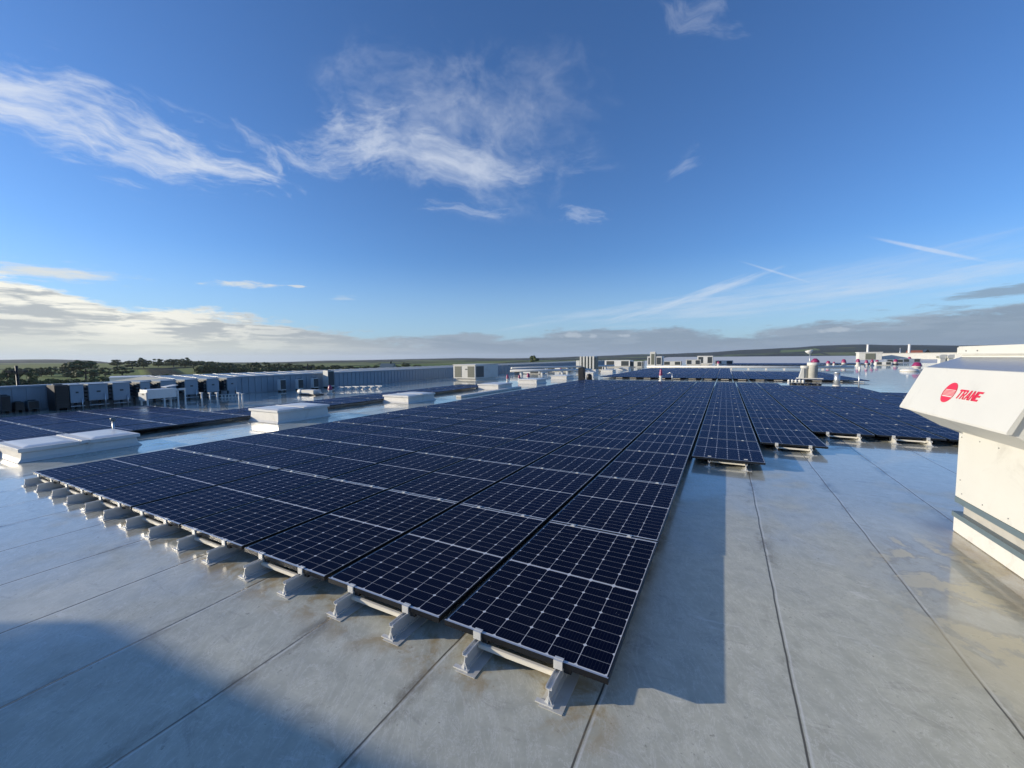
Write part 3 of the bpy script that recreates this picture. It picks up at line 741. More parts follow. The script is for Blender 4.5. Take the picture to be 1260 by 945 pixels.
# ------------------------------------------------------------------ second unit out on the left behind the camera; its shade falls on the roof
t = thing('rooftop_plant_unit', 'grey boxy rooftop plant unit standing behind and left of the viewer', 'plant unit', (-12.05, -5.52, 0), R(4))
m_ = MB(); m_.box(0, 5.2, -2.4, 0, .25, 2.32); m_.bevel(.02); m_.build('casing', 'white', t)
m_ = MB(); m_.box(.1, 5.1, -2.3, -.1, .003, .249); m_.build('curb', 'membrane_white', t)
m_ = MB()
for k in range(9): m_.box(.3, 2.2, .001, .03, .6+k*.15, .66+k*.15)
m_.build('louvre', 'dark', t)

# ------------------------------------------------------------------ left edge: air handlers, leg unit, posts, condensers
def atX(x, X):          # y on the plane x = X seen in column x of the survey picture
    d = ray(x, 480); return (CAM + d*((X-CAM.x)/d.x)).y
spans = [(86, 103), (109, 133), (139, 160), (173, 185), (198, 217), (228, 244), (255, 270), (280, 292)]
labs = ['blue grey air handler beside the black condenser', 'second air handler in the left row, wide panel', 'third air handler in the left row, wide panel', 'narrow fourth air handler in the left row, behind the raised cabinet', 'fifth air handler in the left row, right of the raised cabinet', 'sixth air handler in the left row, with louvred end', 'seventh air handler in the left row, with louvred end', 'last air handler in the left row, beside the ribbed wall']
for (a, b_), lab in zip(spans, labs):
    y0, y1 = atX(a, -21.0), atX(b_, -21.0); d_ = y1-y0
    t = thing('air_handler', lab, 'air handler', (-21.0, y0, 0), 0, 'air handlers along the left wall')
    hv_ = random.uniform(-.03, .0); m_ = MB(); m_.box(-.8, 0, 0, d_, .28+random.uniform(-.05, .05), .90); m_.bevel(.01); m_.build('casing', 'bluewall', t)
    m_ = MB(); m_.box(-.82, .02, -.01, d_+.01, .9015, .93); m_.build('lid', 'bluewall', t)
    m_ = MB()
    for k in range(4): m_.box(-.7, -.08, -.10, -.005, .34+k*.14, .43+k*.14)
    m_.box(-.72, -.06, -.012, -.001, .30, .88); m_.build('louvre', 'dark', t)
    for xx, yy in ((-.75, .04), (-.05, .04), (-.75, d_-.04), (-.05, d_-.04)):
        m_ = MB(); m_.box(xx-.03, xx+.03, yy-.03, yy+.03, .003, .279); m_.build('leg', 'dark', t)
    m_ = MB(); m_.box(-.005, .012, d_*.4, d_*.6, .60, .66); m_.build('badge', 'dark', t)
    m_ = MB(); m_.tube((.06, d_*.8, .003), (.06, d_*.8, random.uniform(.3, .7)), .018, 6); m_.tube((.03, -.02, .12), (.03, d_, .12), .02, 6); m_.build('conduit', 'galv', t)
def condenser(x, y, w, d_, h, label, face='dark', side='cream', name='condenser_unit', group=None, z0=.08):
    t = thing(name, label, 'condenser', (x, y, 0), 0, group)
    m_ = MB(); m_.box(-w, 0, 0, d_, z0, h); m_.bevel(min(.012, w*.05)); m_.build('casing', side, t)
    m_ = MB(); m_.box(.001, .012, d_*.06, d_*.94, z0+(h-z0)*.08, h*.95)
    for k in range(6):
        zz = z0+(h-z0)*(.12+.135*k); m_.box(.0125, .022, d_*.08, d_*.92, zz, zz+(h-z0)*.05)
    m_.build('coil', face, t)
    m_ = MB(); m_.lathe([(min(w, d_)*.36, h+.001), (min(w, d_)*.38, h+.03), (min(w, d_)*.30, h+.032)], 16, (-w/2, d_/2)); m_.build('fan_guard', 'dark', t)
    for yy in (d_*.12, d_*.88):
        m_ = MB(); m_.box(-w, 0, yy-.03, yy+.03, .003, z0-.001); m_.build('skid', 'black', t)
    return t
condenser(-21.0, atX(67, -21), .8, .36, .93, 'black condenser at the start of the left row of air handlers', 'black', 'black')
for k, (a, b_, lab) in enumerate(((0, 12, 'leftmost dark equipment box against the blue wall'), (17, 28, 'low dark equipment box, second against the blue wall'), (33, 47, 'low dark green box, third against the blue wall'))):
    y0, y1 = atX(a, -21.6), atX(b_, -21.6)
    condenser(-21.6, y0, .4, y1-y0, (.62, .36, .38)[k], lab, 'black', ('dark', 'black', 'slate')[k])
# raised cabinet on legs
t = thing('raised_cabinet', 'grey cabinet raised on tall white legs in front of the air handlers', 'cabinet', (-18.6, 5.08, 0))
m_ = MB(); m_.box(-.62, 0, .03, 1.0, .36, .70); m_.bevel(.01); m_.build('casing', 'galv', t)
m_ = MB(); m_.box(-.64, -.02, 0, .029, .30, .60); m_.build('front_cover', 'cream', t)
m_ = MB(); m_.box(-.36, -.18, -.006, -.001, .50, .56); m_.build('badge', 'dark', t)
m_ = MB(); m_.prism([(.62, .76), (1.0, .82), (1.0, .84), (.62, .78)], 'x', -.40, .03); m_.build('lid', 'white', t)
for xx, yy, hh in ((-.58, .06, .30), (-.04, .04, .62), (-.5, .95, .36), (-.02, .55, .36), (0.02, .98, .62), (.02, 1.22, .62)):
    m_ = MB(); m_.box(xx-.022, xx+.022, yy-.022, yy+.022, .012, hh-.002); m_.box(xx-.05, xx+.05, yy-.05, yy+.05, .003, .011); m_.build('leg', 'white', t)
m_ = MB(); m_.box(-.02, .04, 1.0, 1.24, .62, .70); m_.build('bracket', 'galv', t)
for a, yb, yt, lab in ((249, 501, 484, 'first thin white pipe post right of the raised cabinet'), (259, 497, 484, 'second thin white pipe post right of the raised cabinet'), (268, 500, 484, 'third thin white pipe post right of the raised cabinet'), (295, 503, 484, 'fourth thin white pipe post, near the second skylight'), (299, 503, 485, 'fifth thin white pipe post, beside the second skylight')):
    P = at(a, yb); h = top_of(P, yt)
    t = thing('pipe_post', lab, 'post', (P.x, P.y, 0), 0, 'white pipe posts on the left roof')
    m_ = MB(); m_.tube((0, 0, .012), (0, 0, h), .028, 10); m_.build('pole', 'white', t)
    m_ = MB(); m_.box(-.07, .07, -.07, .07, .003, .0115); m_.build('foot_plate', 'white', t)
    m_ = MB(); m_.box(-.10, .05, -.035, .035, h+.001, h+.03); m_.build('cross_head', 'white', t)
k = 0
for q in range(6):
    P = at(273+q*4.2, 489.5-q*.15); k += 1
    m_ = MB(); m_.box(-.10, .10, -.05, .05, .003, .03); m_.box(-.02, .02, -.02, .02, .03, .13); m_.box(-.11, .11, -.03, .03, .13, .155)
    tag(m_.build('pipe_support', 'white', None, (P.x, P.y, 0)), 'small white pipe support between the thin posts, %s from the left' % ORD[k], 'support', 'small pipe supports by the posts')
for q in range(6):
    P = at(419.5+q*9.4, 480-q*.3); hh = .28
    m_ = MB(); m_.box(-.14, .14, -.08, .08, .003, .03); m_.prism([(-.12, .03), (-.08, .03), (.0, .16), (-.04, .16)], 'y', -.03, .03); m_.prism([(.12, .03), (.08, .03), (.0, .16), (.04, .16)], 'y', -.03, .03); m_.box(-.26, .26, -.04, .04, .1605, .20)
    tag(m_.build('panel_bracket', 'white', None, (P.x, P.y, 0)), 'empty white panel bracket right of the tall grey unit, %s in line' % ORD[q+1], 'bracket', 'row of empty white panel brackets')
for (a, yb, yt, lab) in ((345, 477, 467, 'leftmost of the three small condensers by the ribbed wall'), (367, 476.5, 466.7, 'middle one of the three small condensers by the ribbed wall'), (386, 476.5, 465.5, 'rightmost of the three small condensers, beside the tall unit')):
    P = at(a, yb); P = Vector((max(P.x, -21.4), P.y, 0)) ; d = ray(a, yb); P = CAM + d*((-21.3-CAM.x)/d.x); h = top_of(P, yt)
    condenser(-21.3, P.y, .26, .34, h, lab, 'dark', 'white', group='three small condensers')
d = ray(404, 476); P = CAM + d*((-21.2-CAM.x)/d.x)
t = condenser(-21.2, P.y, .46, .46, top_of(P, 456), 'tall grey box unit standing before the ribbed wall', 'dark', 'cream', name='tall_chiller')
# white machine cluster
P = at(383, 486); t = thing('pump_set', 'low white pump set in front of the three small condensers', 'pump set', (P.x, P.y, 0))
m_ = MB(); m_.box(-.5, .45, -.2, .25, .05, .26); m_.bevel(.02); m_.build('casing', 'cream', t)
m_ = MB(); m_.tube((-.8, -.1, .16), (-.505, -.1, .16), .11, 12); m_.tube((.455, 0, .14), (.75, 0, .14), .04, 8); m_.build('pipe', 'white', t)
m_ = MB(); m_.box(-.52, .6, -.22, .27, .003, .049); m_.build('skid', 'black', t)

# ------------------------------------------------------------------ magenta-wrapped vents
def make_vent():
    r = thing('roof_vent', 'x', 'vent')
    m_ = MB(); m_.lathe([(.50, .003), (.50, .10), (.42, .14)], 20); m_.build('base', 'membrane_white', r)
    m_ = MB(); m_.lathe([(.30, .141), (.30, .42), (.40, .44), (.42, .50)], 20); m_.build('collar', 'white', r)
    m_ = MB(); m_.lathe([(.40, .501), (.41, .56), (.35, .72), (.28, .90), (.20, .98), (.05, 1.01)], 20)
    for v in m_.b.verts:
        n = noise.noise(v.co*5); v.co.x *= 1+.10*n; v.co.y *= 1+.10*n
    m_.build('wrapped_cap', 'magenta', r)
    return r
vent0 = make_vent(); vf = True
def vent(a, yb, yt, label, wpx_, group='magenta wrapped vents'):
    global vf
    P = at(a, yb); h = top_of(P, yt); w = wide(P, wpx_)
    sc = (w/.9, w/.9, h/1.01)
    if vf: vent0.location = P; vent0.scale = sc; vent0['label'] = label; vent0['group'] = group; vf = False; o = vent0
    else: o = dup(vent0, P, random.uniform(0, 3), label, group, sc)
    return o
vent(1128, 455.5, 445.5, 'nearest large magenta capped vent, left of the cream hood', 10.5)
for a, yb, yt, w, lab in [
    (1019, 451, 443, 7, 'magenta capped vent right of the white disc mast'), (1038, 450.8, 441, 7.5, 'magenta capped vent with dark tip, right field'),
    (1055.5, 450.2, 440.5, 6, 'narrow magenta capped vent above the thin grey post'), (1066, 450.6, 442, 6, 'first vent of the tight magenta cluster, right field'),
    (1073, 450, 441.5, 6, 'middle vent of the tight magenta cluster, right field'), (1079, 449.5, 442, 6, 'last vent of the tight magenta cluster, right field'),
    (1102, 448.5, 440.5, 7, 'magenta vent between the cluster and the tall white flue'), (1119, 444.6, 438.5, 5, 'small magenta vent at the foot of the tall white flue'),
    (1026, 449, 443.5, 4, 'small magenta vent just behind the one by the disc mast'), (813, 470.2, 453, 6, 'magenta topped white vent on the walkway between the two arrays'),
    (406.5, 485.5, 473, 8, 'magenta wrapped vent in front of the tall grey unit'), (624.5, 471, 460, 5, 'magenta vent directly right of the square chiller'),
    (639, 469.5, 459.5, 5, 'middle of three magenta vents right of the square chiller'), (650, 469, 457.5, 6, 'third magenta vent right of the square chiller'),
    (690, 459.5, 452, 4, 'lone magenta vent left of the finned tower'), (884, 450.5, 443, 5, 'faint pink vent behind the white pipe, centre'),
    (1046, 441.8, 438.0, 3, 'tiny far magenta vent left of the white hut'), (1058, 441.5, 437.6, 3, 'tiny far magenta vent at the white hut corner'), (1008, 441.6, 438.6, 3, 'tiny far magenta vent right of the disc mast')]:
    vent(a, yb, yt+random.uniform(.6, 1.6), lab, w*random.uniform(.68, .85))
P = at(1119, 457.2); m_ = MB(); m_.lathe([(.75, .003), (.75, .14), (.60, .26), (.2, .34)], 24)
tag(m_.build('round_roof_hatch', 'membrane_white', None, P), 'low round white hatch left of the nearest magenta vent', 'hatch')

# ------------------------------------------------------------------ generic distant boxes: real units with plinth, casing, cap and louvre
def unit(a, yb, yt, wl, dr, label, casing='white', front='dark', name='roof_unit', cat='roof unit', group=None, louv=True, plinth=.12, open_=False):
    """a, yb: foot of the near corner; wl: width to the left, dr: depth to the right (metres)"""
    P = at(a, yb); h = top_of(P, yt)
    t = thing(name, label, cat, (P.x, P.y, 0), 0, group)
    pz = h*plinth
    m_ = MB(); m_.box(-wl*.95, -.05*wl, .05*dr, dr*.95, .003, pz-.001); m_.build('plinth', 'membrane_white', t)
    m_ = MB(); m_.box(-wl, 0, 0, dr, pz, h*.955); m_.bevel(.01); m_.build('casing', casing, t)
    m_ = MB(); m_.box(-wl-.03, .03, -.03, dr+.03, h*.9565, h); m_.build('cap', casing, t)
    if louv:
        for x0, x1 in ((-wl*.93, -wl*.62), (-wl*.34, -wl*.05)):
            m_ = MB(); m_.box(x0, x1, -.012, -.001, pz+h*.08, h*.88)
            for k in range(5): m_.box(x0, x1, -.024, -.0125, pz+h*(.10+.15*k), pz+h*(.15+.15*k))
            m_.build('louvre', front, t)
        m_ = MB(); m_.box(.001, .014, dr*.03, dr*.35, pz+h*.08, h*.88); m_.build('louvre', 'dark', t)
    return t
ch = unit(585, 468.5, 448.4, 2.1, 3.6, 'square cream rooftop chiller with dark louvres beside the narrow strip', 'cream', 'olive', 'rooftop_chiller', 'chiller')
P = at(585, 467.5)
m_ = MB(); m_.box(-.95, -.75, -.014, -.001, .85, .93); m_.build('badge', 'dark', ch)
# finned tower
P = at(723, 457); h = top_of(P, 438.3); t = thing('finned_tower', 'tall cream tower of vertical fins above the skylights', 'cooling tower', (P.x, P.y, 0))
w = wide(P, 4.0)
for k in range(5):
    m_ = MB(); m_.box((k-2.5)*w, (k-2.5)*w+w*.50, 0, 1.4, .3, h); m_.build('fin', 'cream', t)
m_ = MB(); m_.box(-2.45*w, 2.4*w, .1, 1.3, .25, h*.93); m_.build('core', 'olive', t)
m_ = MB(); m_.box(-3.7*w, -2.6*w, 0, 1.0, .3, h*.72); m_.build('side_cabinet', 'cream', t)
m_ = MB(); m_.box(-3.7*w, 2.5*w, .0, 1.4, .003, .249); m_.build('plinth', 'white', t)
P = at(714, 468); condenser(P.x+.25, P.y, .42, .5, top_of(P, 452.5), 'black topped condenser at the far left end of the main array', 'black', 'black', z0=.3)
P = at(725, 467); m_ = MB(); m_.lathe([(.22, .003), (.22, .30), (.16, .42), (.02, .46)], 14)
tag(m_.build('black_cowl', 'black', None, P), 'small black cowl beside the black topped condenser', 'cowl')
far_units = [
 (700, 457.5, 452.5, 3.0, 1.5, 'low white unit behind the sixth skylight', 'white'), (742, 455.5, 450.0, 2.6, 2.0, 'low white unit right of the finned tower', 'white'),
 (664, 460.5, 455.0, 3.2, 2.0, 'low white unit behind the three magenta vents', 'white'), (775, 452.0, 443.2, 4.2, 3.0, 'white open fronted unit left of the far tower', 'white'),
 (790, 452.0, 444.5, 2.2, 2.4, 'cream unit just left of the far tower', 'cream'), (814, 451.0, 438.4, 2.4, 3.0, 'pale box unit just right of the far tower', 'white'),
 (838, 450.0, 444.5, 3.2, 2.0, 'low cream unit near the middle of the horizon', 'cream'), (862, 449.5, 442.5, 2.6, 2.0, 'cream unit left of the stacked white unit', 'cream'),
 (877, 449.0, 437.8, 2.8, 2.5, 'stacked white unit standing out against the hills', 'white'), (902, 448.5, 443.5, 3.4, 2.0, 'low grey unit right of the stacked white unit', 'galv'),
 (1097, 449.6, 445.0, 2.0, 1.5, 'low white unit between the magenta cluster and next vent', 'white'),
 (1112, 446.5, 442.0, 2.8, 1.6, 'low pale unit left of the tall white flue', 'galv'), (1133, 446.2, 441.3, 3.0, 1.6, 'low dark faced unit under the dark gable', 'galv')]
for a, yb, yt, wl, dr, lab, cs in far_units: unit(a, yb, yt, wl, dr, lab, cs, 'dark')
P = at(1085, 444.5); h = top_of(P, 433.0); w = wide(P, 22); t = thing('roof_hut', 'white hut with a dark opening below the first flue', 'hut', (P.x, P.y, 0))
m_ = MB(); m_.box(-w, 0, 0, 3.0, .003, h*.93); m_.bevel(.04); m_.build('wall', 'cream', t)
m_ = MB(); m_.box(-w*.72, -w*.28, -.06, -.001, h*.18, h*.84); m_.build('opening', 'olive', t)
m_ = MB(); m_.box(-w*1.03, w*.03, -.2, 3.2, h*.931, h); m_.build('roof', 'white', t)
P = at(803, 452); h = top_of(P, 432.8); t = thing('vent_tower', 'cream far tower with a tall dark opening, centre horizon', 'tower', (P.x, P.y, 0)); w = wide(P, 6.5)
m_ = MB(); m_.box(-w/2, w/2, 0, w, .003, h); m_.bevel(.05); m_.build('casing', 'cream', t)
m_ = MB(); m_.box(-w*.28, w*.28, -.03, -.001, h*.18, h*.86); m_.build('opening', 'olive', t)
m_ = MB(); m_.box(w/2+.001, w/2+.03, w*.1, w*.9, h*.15, h*.9); m_.build('louvre', 'dark', t)
# cream boxes beyond the hood
for a, lab in ((1161, 'left one of two squat cream cowls beyond the rain hood'), (1171, 'right one of two squat cream cowls, nearer the rain hood')):
    P = at(a+2, 448.0); h = top_of(P, 436.2); w = wide(P, 5)
    t = thing('cream_cowl', lab, 'cowl', (P.x, P.y, 0), .2, 'two squat cream cowls')
    m_ = MB(); m_.box(-w, 0, 0, w, .003, h*.62); m_.bevel(.02); m_.build('base', 'cream', t)
    m_ = MB(); m_.prism([(-w*1.3, h*.625), (w*.1, h*.625), (w*.1, h), (-w*.9, h), (-w*1.3, h*.85)], 'y', -.1, w*1.05); m_.build('hood', 'cream', t)
    m_ = MB(); m_.box(-w*1.33, -w*1.305, 0, w*.9, h*.66, h*.82); m_.build('louvre', 'olive', t)
# white pipes
def pipe(p, q, r, label, z=.25, n=7):
    t = thing('white_pipe', label, 'pipe', (p[0], p[1], 0))
    q = Vector((q[0]-p[0], q[1]-p[1], 0))
    m_ = MB(); m_.tube((0, 0, z), (q.x, q.y, z), r, 10); m_.build('pipe', 'white', t)
    for k in range(n):
        c = q*((k+.5)/n); m_ = MB(); m_.box(c.x-.1, c.x+.1, c.y-.1, c.y+.1, .003, z-r+.002); m_.build('support', 'white', t)
pipe((-9.5, 59.3), (14, 59.3), .16, 'long white pipe behind the array beyond the walkway', .30, 12)
pipe((-18.5, 34), (-12.0, 40), .12, 'short white pipe by the lone magenta vent', .45, 4)
pipe((-20.5, 38), (-12.5, 52), .12, 'white pipe below the finned tower', .6, 5)
# cream cowl stack with disc
P = at(996, 468.5); t = thing('cream_cowl_stack', 'cluster of tall cream exhaust cowls at the end of the walkway', 'exhaust', (P.x, P.y, 0)); h = top_of(P, 446)
m_ = MB(); m_.lathe([(.28, .2), (.28, h*.80), (.36, h*.84), (.36, h)], 18, (.18, 0)); m_.build('cowl', 'cream', t)
m_ = MB(); m_.lathe([(.20, .2), (.20, h*.66), (.27, h*.70), (.27, h*.82)], 18, (-.28, .1)); m_.build('cowl', 'cream', t)
m_ = MB(); m_.prism([(-.62, .2), (-.35, .2), (-.35, h*.72), (-.45, h*.72)], 'y', -.15, .25); m_.build('side_duct', 'cream', t)
m_ = MB(); m_.box(-.75, .75, -.35, .45, .003, .199); m_.bevel(.03); m_.build('plinth', 'membrane_white', t)
m_ = MB(); m_.lathe([(.26, h+.001), (.24, h*1.10), (.08, h*1.22)], 14, (.30, .1)); m_.build('wrapped_cap', 'magenta', t)
P = at(987, 473.5)
for k in range(9):
    r_ = random.uniform(.05, .4); a = random.uniform(0, 6.28)
    m_ = MB(); m_.lathe([(.10, .003), (.12, .03), (.11, .07), (.05, .11)], 9)
    for v in m_.b.verts: v.co.x *= 1.5; v.co.z *= random.uniform(.9, 1.1)
    o = m_.build('sandbag', 'black', None, (P.x-.5+k*.16, P.y+random.uniform(-.2, .15), 0)); o.rotation_euler = (0, 0, a)
    tag(o, 'one of the small black sandbags lying at the foot of the cream cowls', 'sandbag', 'black sandbags by the cream cowls')
P = at(977, 470)
for k in range(5):
    m_ = MB(); m_.lathe([(.07, .003), (.08, .10), (.03, .17)], 10)
    tag(m_.build('valve_head', 'white', None, (P.x+k*.2-.3, P.y+random.uniform(-.1, .1), 0)), 'one of the small pale valve heads left of the cream cowls', 'valve', 'valve heads by the cream cowls')
P = at(996, 452); h = top_of(P, 431.2); t = thing('satellite_dish', 'white dish on a mast standing above the cream cowls', 'dish', (P.x, P.y, 0))
m_ = MB(); m_.tube((0, 0, .003), (0, 0, h*.78), .05, 8); m_.build('mast', 'galv', t)
w = wide(P, 8.5)/2; m_ = MB(); m_.lathe([(.08, 0), (w*.5, w*.30), (w*.85, w*.75), (w, w*1.15), (w*.96, w*1.17), (w*.7, w*.75), (.05, .1)], 22); m_.xf(Matrix.Translation((0, 0, h*.78)) @ Matrix.Rotation(R(-14), 4, 'Y')); m_.build('dish', 'white', t)
P = at(1029.5, 474.5); h = top_of(P, 458); w = wide(P, 6)/2
t = thing('duct_stub', 'round galvanised duct stub at the far right edge of the arrays', 'duct', (P.x, P.y, 0))
m_ = MB(); m_.lathe([(w, .05), (w, h*.9)], 22); m_.build('pipe', 'galv', t)
m_ = MB(); m_.lathe([(w*1.08, h*.901), (w*1.08, h), (w*.9, h+.01)], 22); m_.build('rim', 'galv', t)
m_ = MB(); m_.lathe([(w*1.5, .003), (w*1.3, .049)], 22); m_.build('flashing', 'membrane_white', t)
P = at(1056.5, 478.5); h = top_of(P, 451)
t = thing('thin_post', 'thin grey post with white head beyond the stepped array', 'post', (P.x, P.y, 0))
m_ = MB(); m_.tube((0, 0, .003), (0, 0, h*.78), .035, 8); m_.build('pole', 'galv', t); m_ = MB(); m_.tube((0, 0, h*.781), (0, 0, h), .05, 8); m_.build('head', 'white', t)
# vent pipe (bent) on the walkway
P = at(827, 469); t = thing('bent_vent_pipe', 'thin bent vent pipe right of the walkway vent', 'pipe', (P.x, P.y, 0))
m_ = MB(); m_.tube((0, 0, .003), (0, 0, .55), .03, 8); m_.tube((0, 0, .55), (-.22, 0, .62), .03, 8); m_.tube((-.22, 0, .62), (-.30, 0, .5), .03, 8); m_.build('pipe', 'galv', t)
# little capped vent beside first skylight
P = at(131.5, 527, .28); P = Vector((-12.6, at(131.5, 535).y, 0))
P = CAM + ray(131.5, 532)*((-12.35-CAM.x)/ray(131.5, 532).x)
t = thing('capped_breather', 'small dark capped breather pipe behind the nearest skylight', 'vent pipe', (-11.97, P.y, 0)); h = .42
m_ = MB(); m_.tube((0, 0, .003), (0, 0, h), .022, 10); m_.build('pipe', 'galv', t); m_ = MB(); m_.lathe([(.045, h+.001), (.05, h+.07), (.02, h+.085)], 12); m_.build('cap', 'slate', t)
# white flues
for a, yb, yt, w, lab in ((1067, 443, 424, 2.2, 'left tall white flue rising over the white hut'), (1118, 444, 423.5, 2.6, 'right tall white flue rising over the far parapet'), (1107, 442, 428.5, 1.0, 'thin grey flue between the two tall white ones')):
    P = at(a, yb); h = top_of(P, yt); r_ = wide(P, w)/2
    t = thing('flue_stack', lab, 'flue', (P.x, P.y, 0)); m_ = MB(); m_.tube((0, 0, .003), (0, 0, h), r_, 12); m_.build('pipe', 'white' if w > 1.5 else 'galv', t)
    m_ = MB(); m_.lathe([(r_*1.25, h*.985), (r_*1.25, h*1.001+.01)], 12); m_.build('rim', 'white', t)
# far parapet
t = thing('far_parapet', 'long cream parapet wall along the far right roof edge', 'wall', (0, 0, 0))
m_ = MB(); A = at_r(1085, 441.5, 150); B = at_r(1260, 437, 150)
dv_ = Vector((B.x-A.x, B.y-A.y, 0)); nn = Vector((-dv_.y, dv_.x, 0)).normalized()*.4
def wallprism(m_, A, dv_, nn, z0, z1):
    vs = [m_.b.verts.new((p.x, p.y, z)) for z in (z0, z1) for p in (A, A+dv_, A+dv_+nn, A+nn)]
    for f in ((0, 3, 2, 1), (4, 5, 6, 7), (0, 1, 5, 4), (1, 2, 6, 5), (2, 3, 7, 6), (3, 0, 4, 7)): m_.b.faces.new([vs[i] for i in f])
wallprism(m_, A, dv_, nn, -.2, 2.0); m_.build('wall', 'cream', t)
m_ = MB(); wallprism(m_, A-nn*.2, dv_, nn*1.4, 2.002, 2.15); m_.build('coping', 'greystrip', t)
# white building strip beyond the left wall
P = at_r(135, 470, 38); Q = at_r(188, 470, 38)
t = thing('white_shed', 'long low white shed showing over the left wall', 'shed', (0, 0, 0))
m_ = MB(); A = Vector((P.x, P.y, 0)); dv_ = Vector((Q.x-P.x, Q.y-P.y, 0)); nn = Vector((-dv_.y, dv_.x, 0)).normalized()*3
z1 = top_of(A, 465.5); wallprism(m_, A, dv_, nn, -9.2, z1); m_.build('wall', 'white', t)
m_ = MB(); wallprism(m_, A-dv_*.01-nn*.03, dv_*1.02, nn*1.05, z1+.002, z1+.06); m_.build('roof', 'white', t)
# lighting masts
for a, yt, r_, lab in ((21, 450, 60, 'dark lighting mast at the far left against the sky'), (379, 447.5, 75, 'slim dark lighting mast left of the tall grey unit')):
    P = at_r(a, 460, r_); h = top_of(P, yt); t = thing('lighting_mast', lab, 'lighting mast', (P.x, P.y, -9), YAW); H = h+9
    m_ = MB(); m_.tube((0, 0, 0), (0, 0, H), .10, 8); m_.build('mast', 'black', t)
    for sx in (-1, 1):
        m_ = MB(); m_.box(min(0, sx*.75), max(0, sx*.75), -.08, .08, H-.75, H-.65); m_.box(min(sx*.3, sx*.85), max(sx*.3, sx*.85), -.2, .2, H-.64, H-.42); m_.build('lamp_head', 'black', t)
# house with red roof
P = at_r(1136, 441, 330); h = top_of(P, 430.0); zb = ground_z(P.x, P.y)
t = thing('house', 'distant house with red tiled roof and dark gable behind the parapet', 'house', (P.x, P.y, 0), -.2)
w = wide(P, 20); m_ = MB(); m_.box(-w*.7, w*.3, 0, 9, zb, h*.35); m_.build('wall', 'cream', t)
m_ = MB(); m_.prism([(-.5, h*.35), (9.5, h*.35), (4.5, h*.9)], 'x', -w*.72, w*.0); m_.build('roof', 'redroof', t)
m_ = MB(); m_.prism([(-w*.06, h*.35), (w*.36, h*.35), (w*.15, h)], 'y', -1.5, 9.6); m_.build('gable_roof', 'black', t)
m_ = MB(); m_.box(w*.06, w*.22, -1.55, -1.505, zb, h*.34); m_.build('window', 'dark', t)
# small far building in the trees
P = at_r(475, 452, 260); t = thing('distant_house', 'small brown distant house among trees, left of the chiller', 'house', (P.x, P.y, 0), .4); h = top_of(P, 448.3)
m_ = MB(); m_.box(-4, 4, 0, 6, -9.5, h-2); m_.build('wall', 'greystrip', t)
m_ = MB(); m_.prism([(-.4, h-2), (6.4, h-2), (3, h+.6)], 'x', -4.3, 4.3); m_.build('roof', 'slate', t); m_ = MB(); m_.box(1.6, 2.4, 2.6, 3.4, h, h+1.8); m_.build('chimney', 'black', t)

# ------------------------------------------------------------------ trees
def make_tree(seed, wide_=1.0, dense=1.0):
    rnd = random.Random(seed)
    r = thing('broadleaf_tree', 'x', 'tree')
    m_ = MB(); m_.lathe([(.030, 0), (.022, .18), (.016, .45), (.006, .75)], 7)
    for k in range(5):
        a = rnd.uniform(0, 6.28); z0 = rnd.uniform(.2, .5); m_.tube((0, 0, z0), (.22*wide_*math.cos(a), .22*wide_*math.sin(a), z0+.22), .008, 5)
    m_.build('trunk', 'bark', r)
    bm = bmesh.new()
    clumps = []
    for k in range(int(34*dense)):
        a = rnd.uniform(0, 6.28); zz = rnd.uniform(.22, .95); t_ = (zz-.55)/.42
        R_ = .36*wide_*math.sqrt(max(.05, 1-t_*t_))*rnd.uniform(.35, 1.0)
        clumps.append((Vector((R_*math.cos(a), R_*math.sin(a), zz)), rnd.uniform(.07, .13)))
    for c, cr_ in clumps:
        for q in range(80):
            d = Vector((rnd.gauss(0, 1), rnd.gauss(0, 1), rnd.gauss(0, 1))); d.normalize(); p = c+d*cr_*rnd.uniform(.6, 1.05)
            u = Vector((rnd.gauss(0, 1), rnd.gauss(0, 1), rnd.gauss(0, 1))).normalized(); w = u.cross(d).normalized() if u.cross(d).length > .01 else Vector((1, 0, 0)); s_ = rnd.uniform(.018, .038)
            u = w.cross(d+Vector((0, 0, .2))).normalized()
            bm.faces.new([bm.verts.new(p+w*s_*i_+u*s_*j_) for i_, j_ in ((-1, -.6), (.2, -1), (1, .3), (-.3, 1))])
    me = bpy.data.meshes.new('crown'); bm.to_mesh(me); bm.free(); me.materials.append(M['leaf'])
    o = bpy.data.objects.new('crown', me); COL.objects.link(o); o.parent = r
    return r
protos = [make_tree(1), make_tree(2, 1.25), make_tree(3, .85), make_tree(4, 1.1, .7)]
tn = [0]*4
def tree(a, yt, r_, wp, label, kind):
    P = at_r(a, 455, r_); zb = ground_z(P.x, P.y); h = top_of(P, yt-(.9 if a < 300 else .3))-zb
    w = wide(P, wp*1.22)/(.78*(1, 1.25, .85, 1.1)[kind])
    loc = (P.x, P.y, zb-.1); sc = (w, w, h/.97)
    if tn[kind] == 0: o = protos[kind]; o.location = loc; o.scale = sc; o['label'] = label; o['group'] = 'trees beyond the roof edge'
    else: o = dup(protos[kind], loc, random.uniform(0, 6), label, 'trees beyond the roof edge', sc)
    tn[kind] += 1
    return o
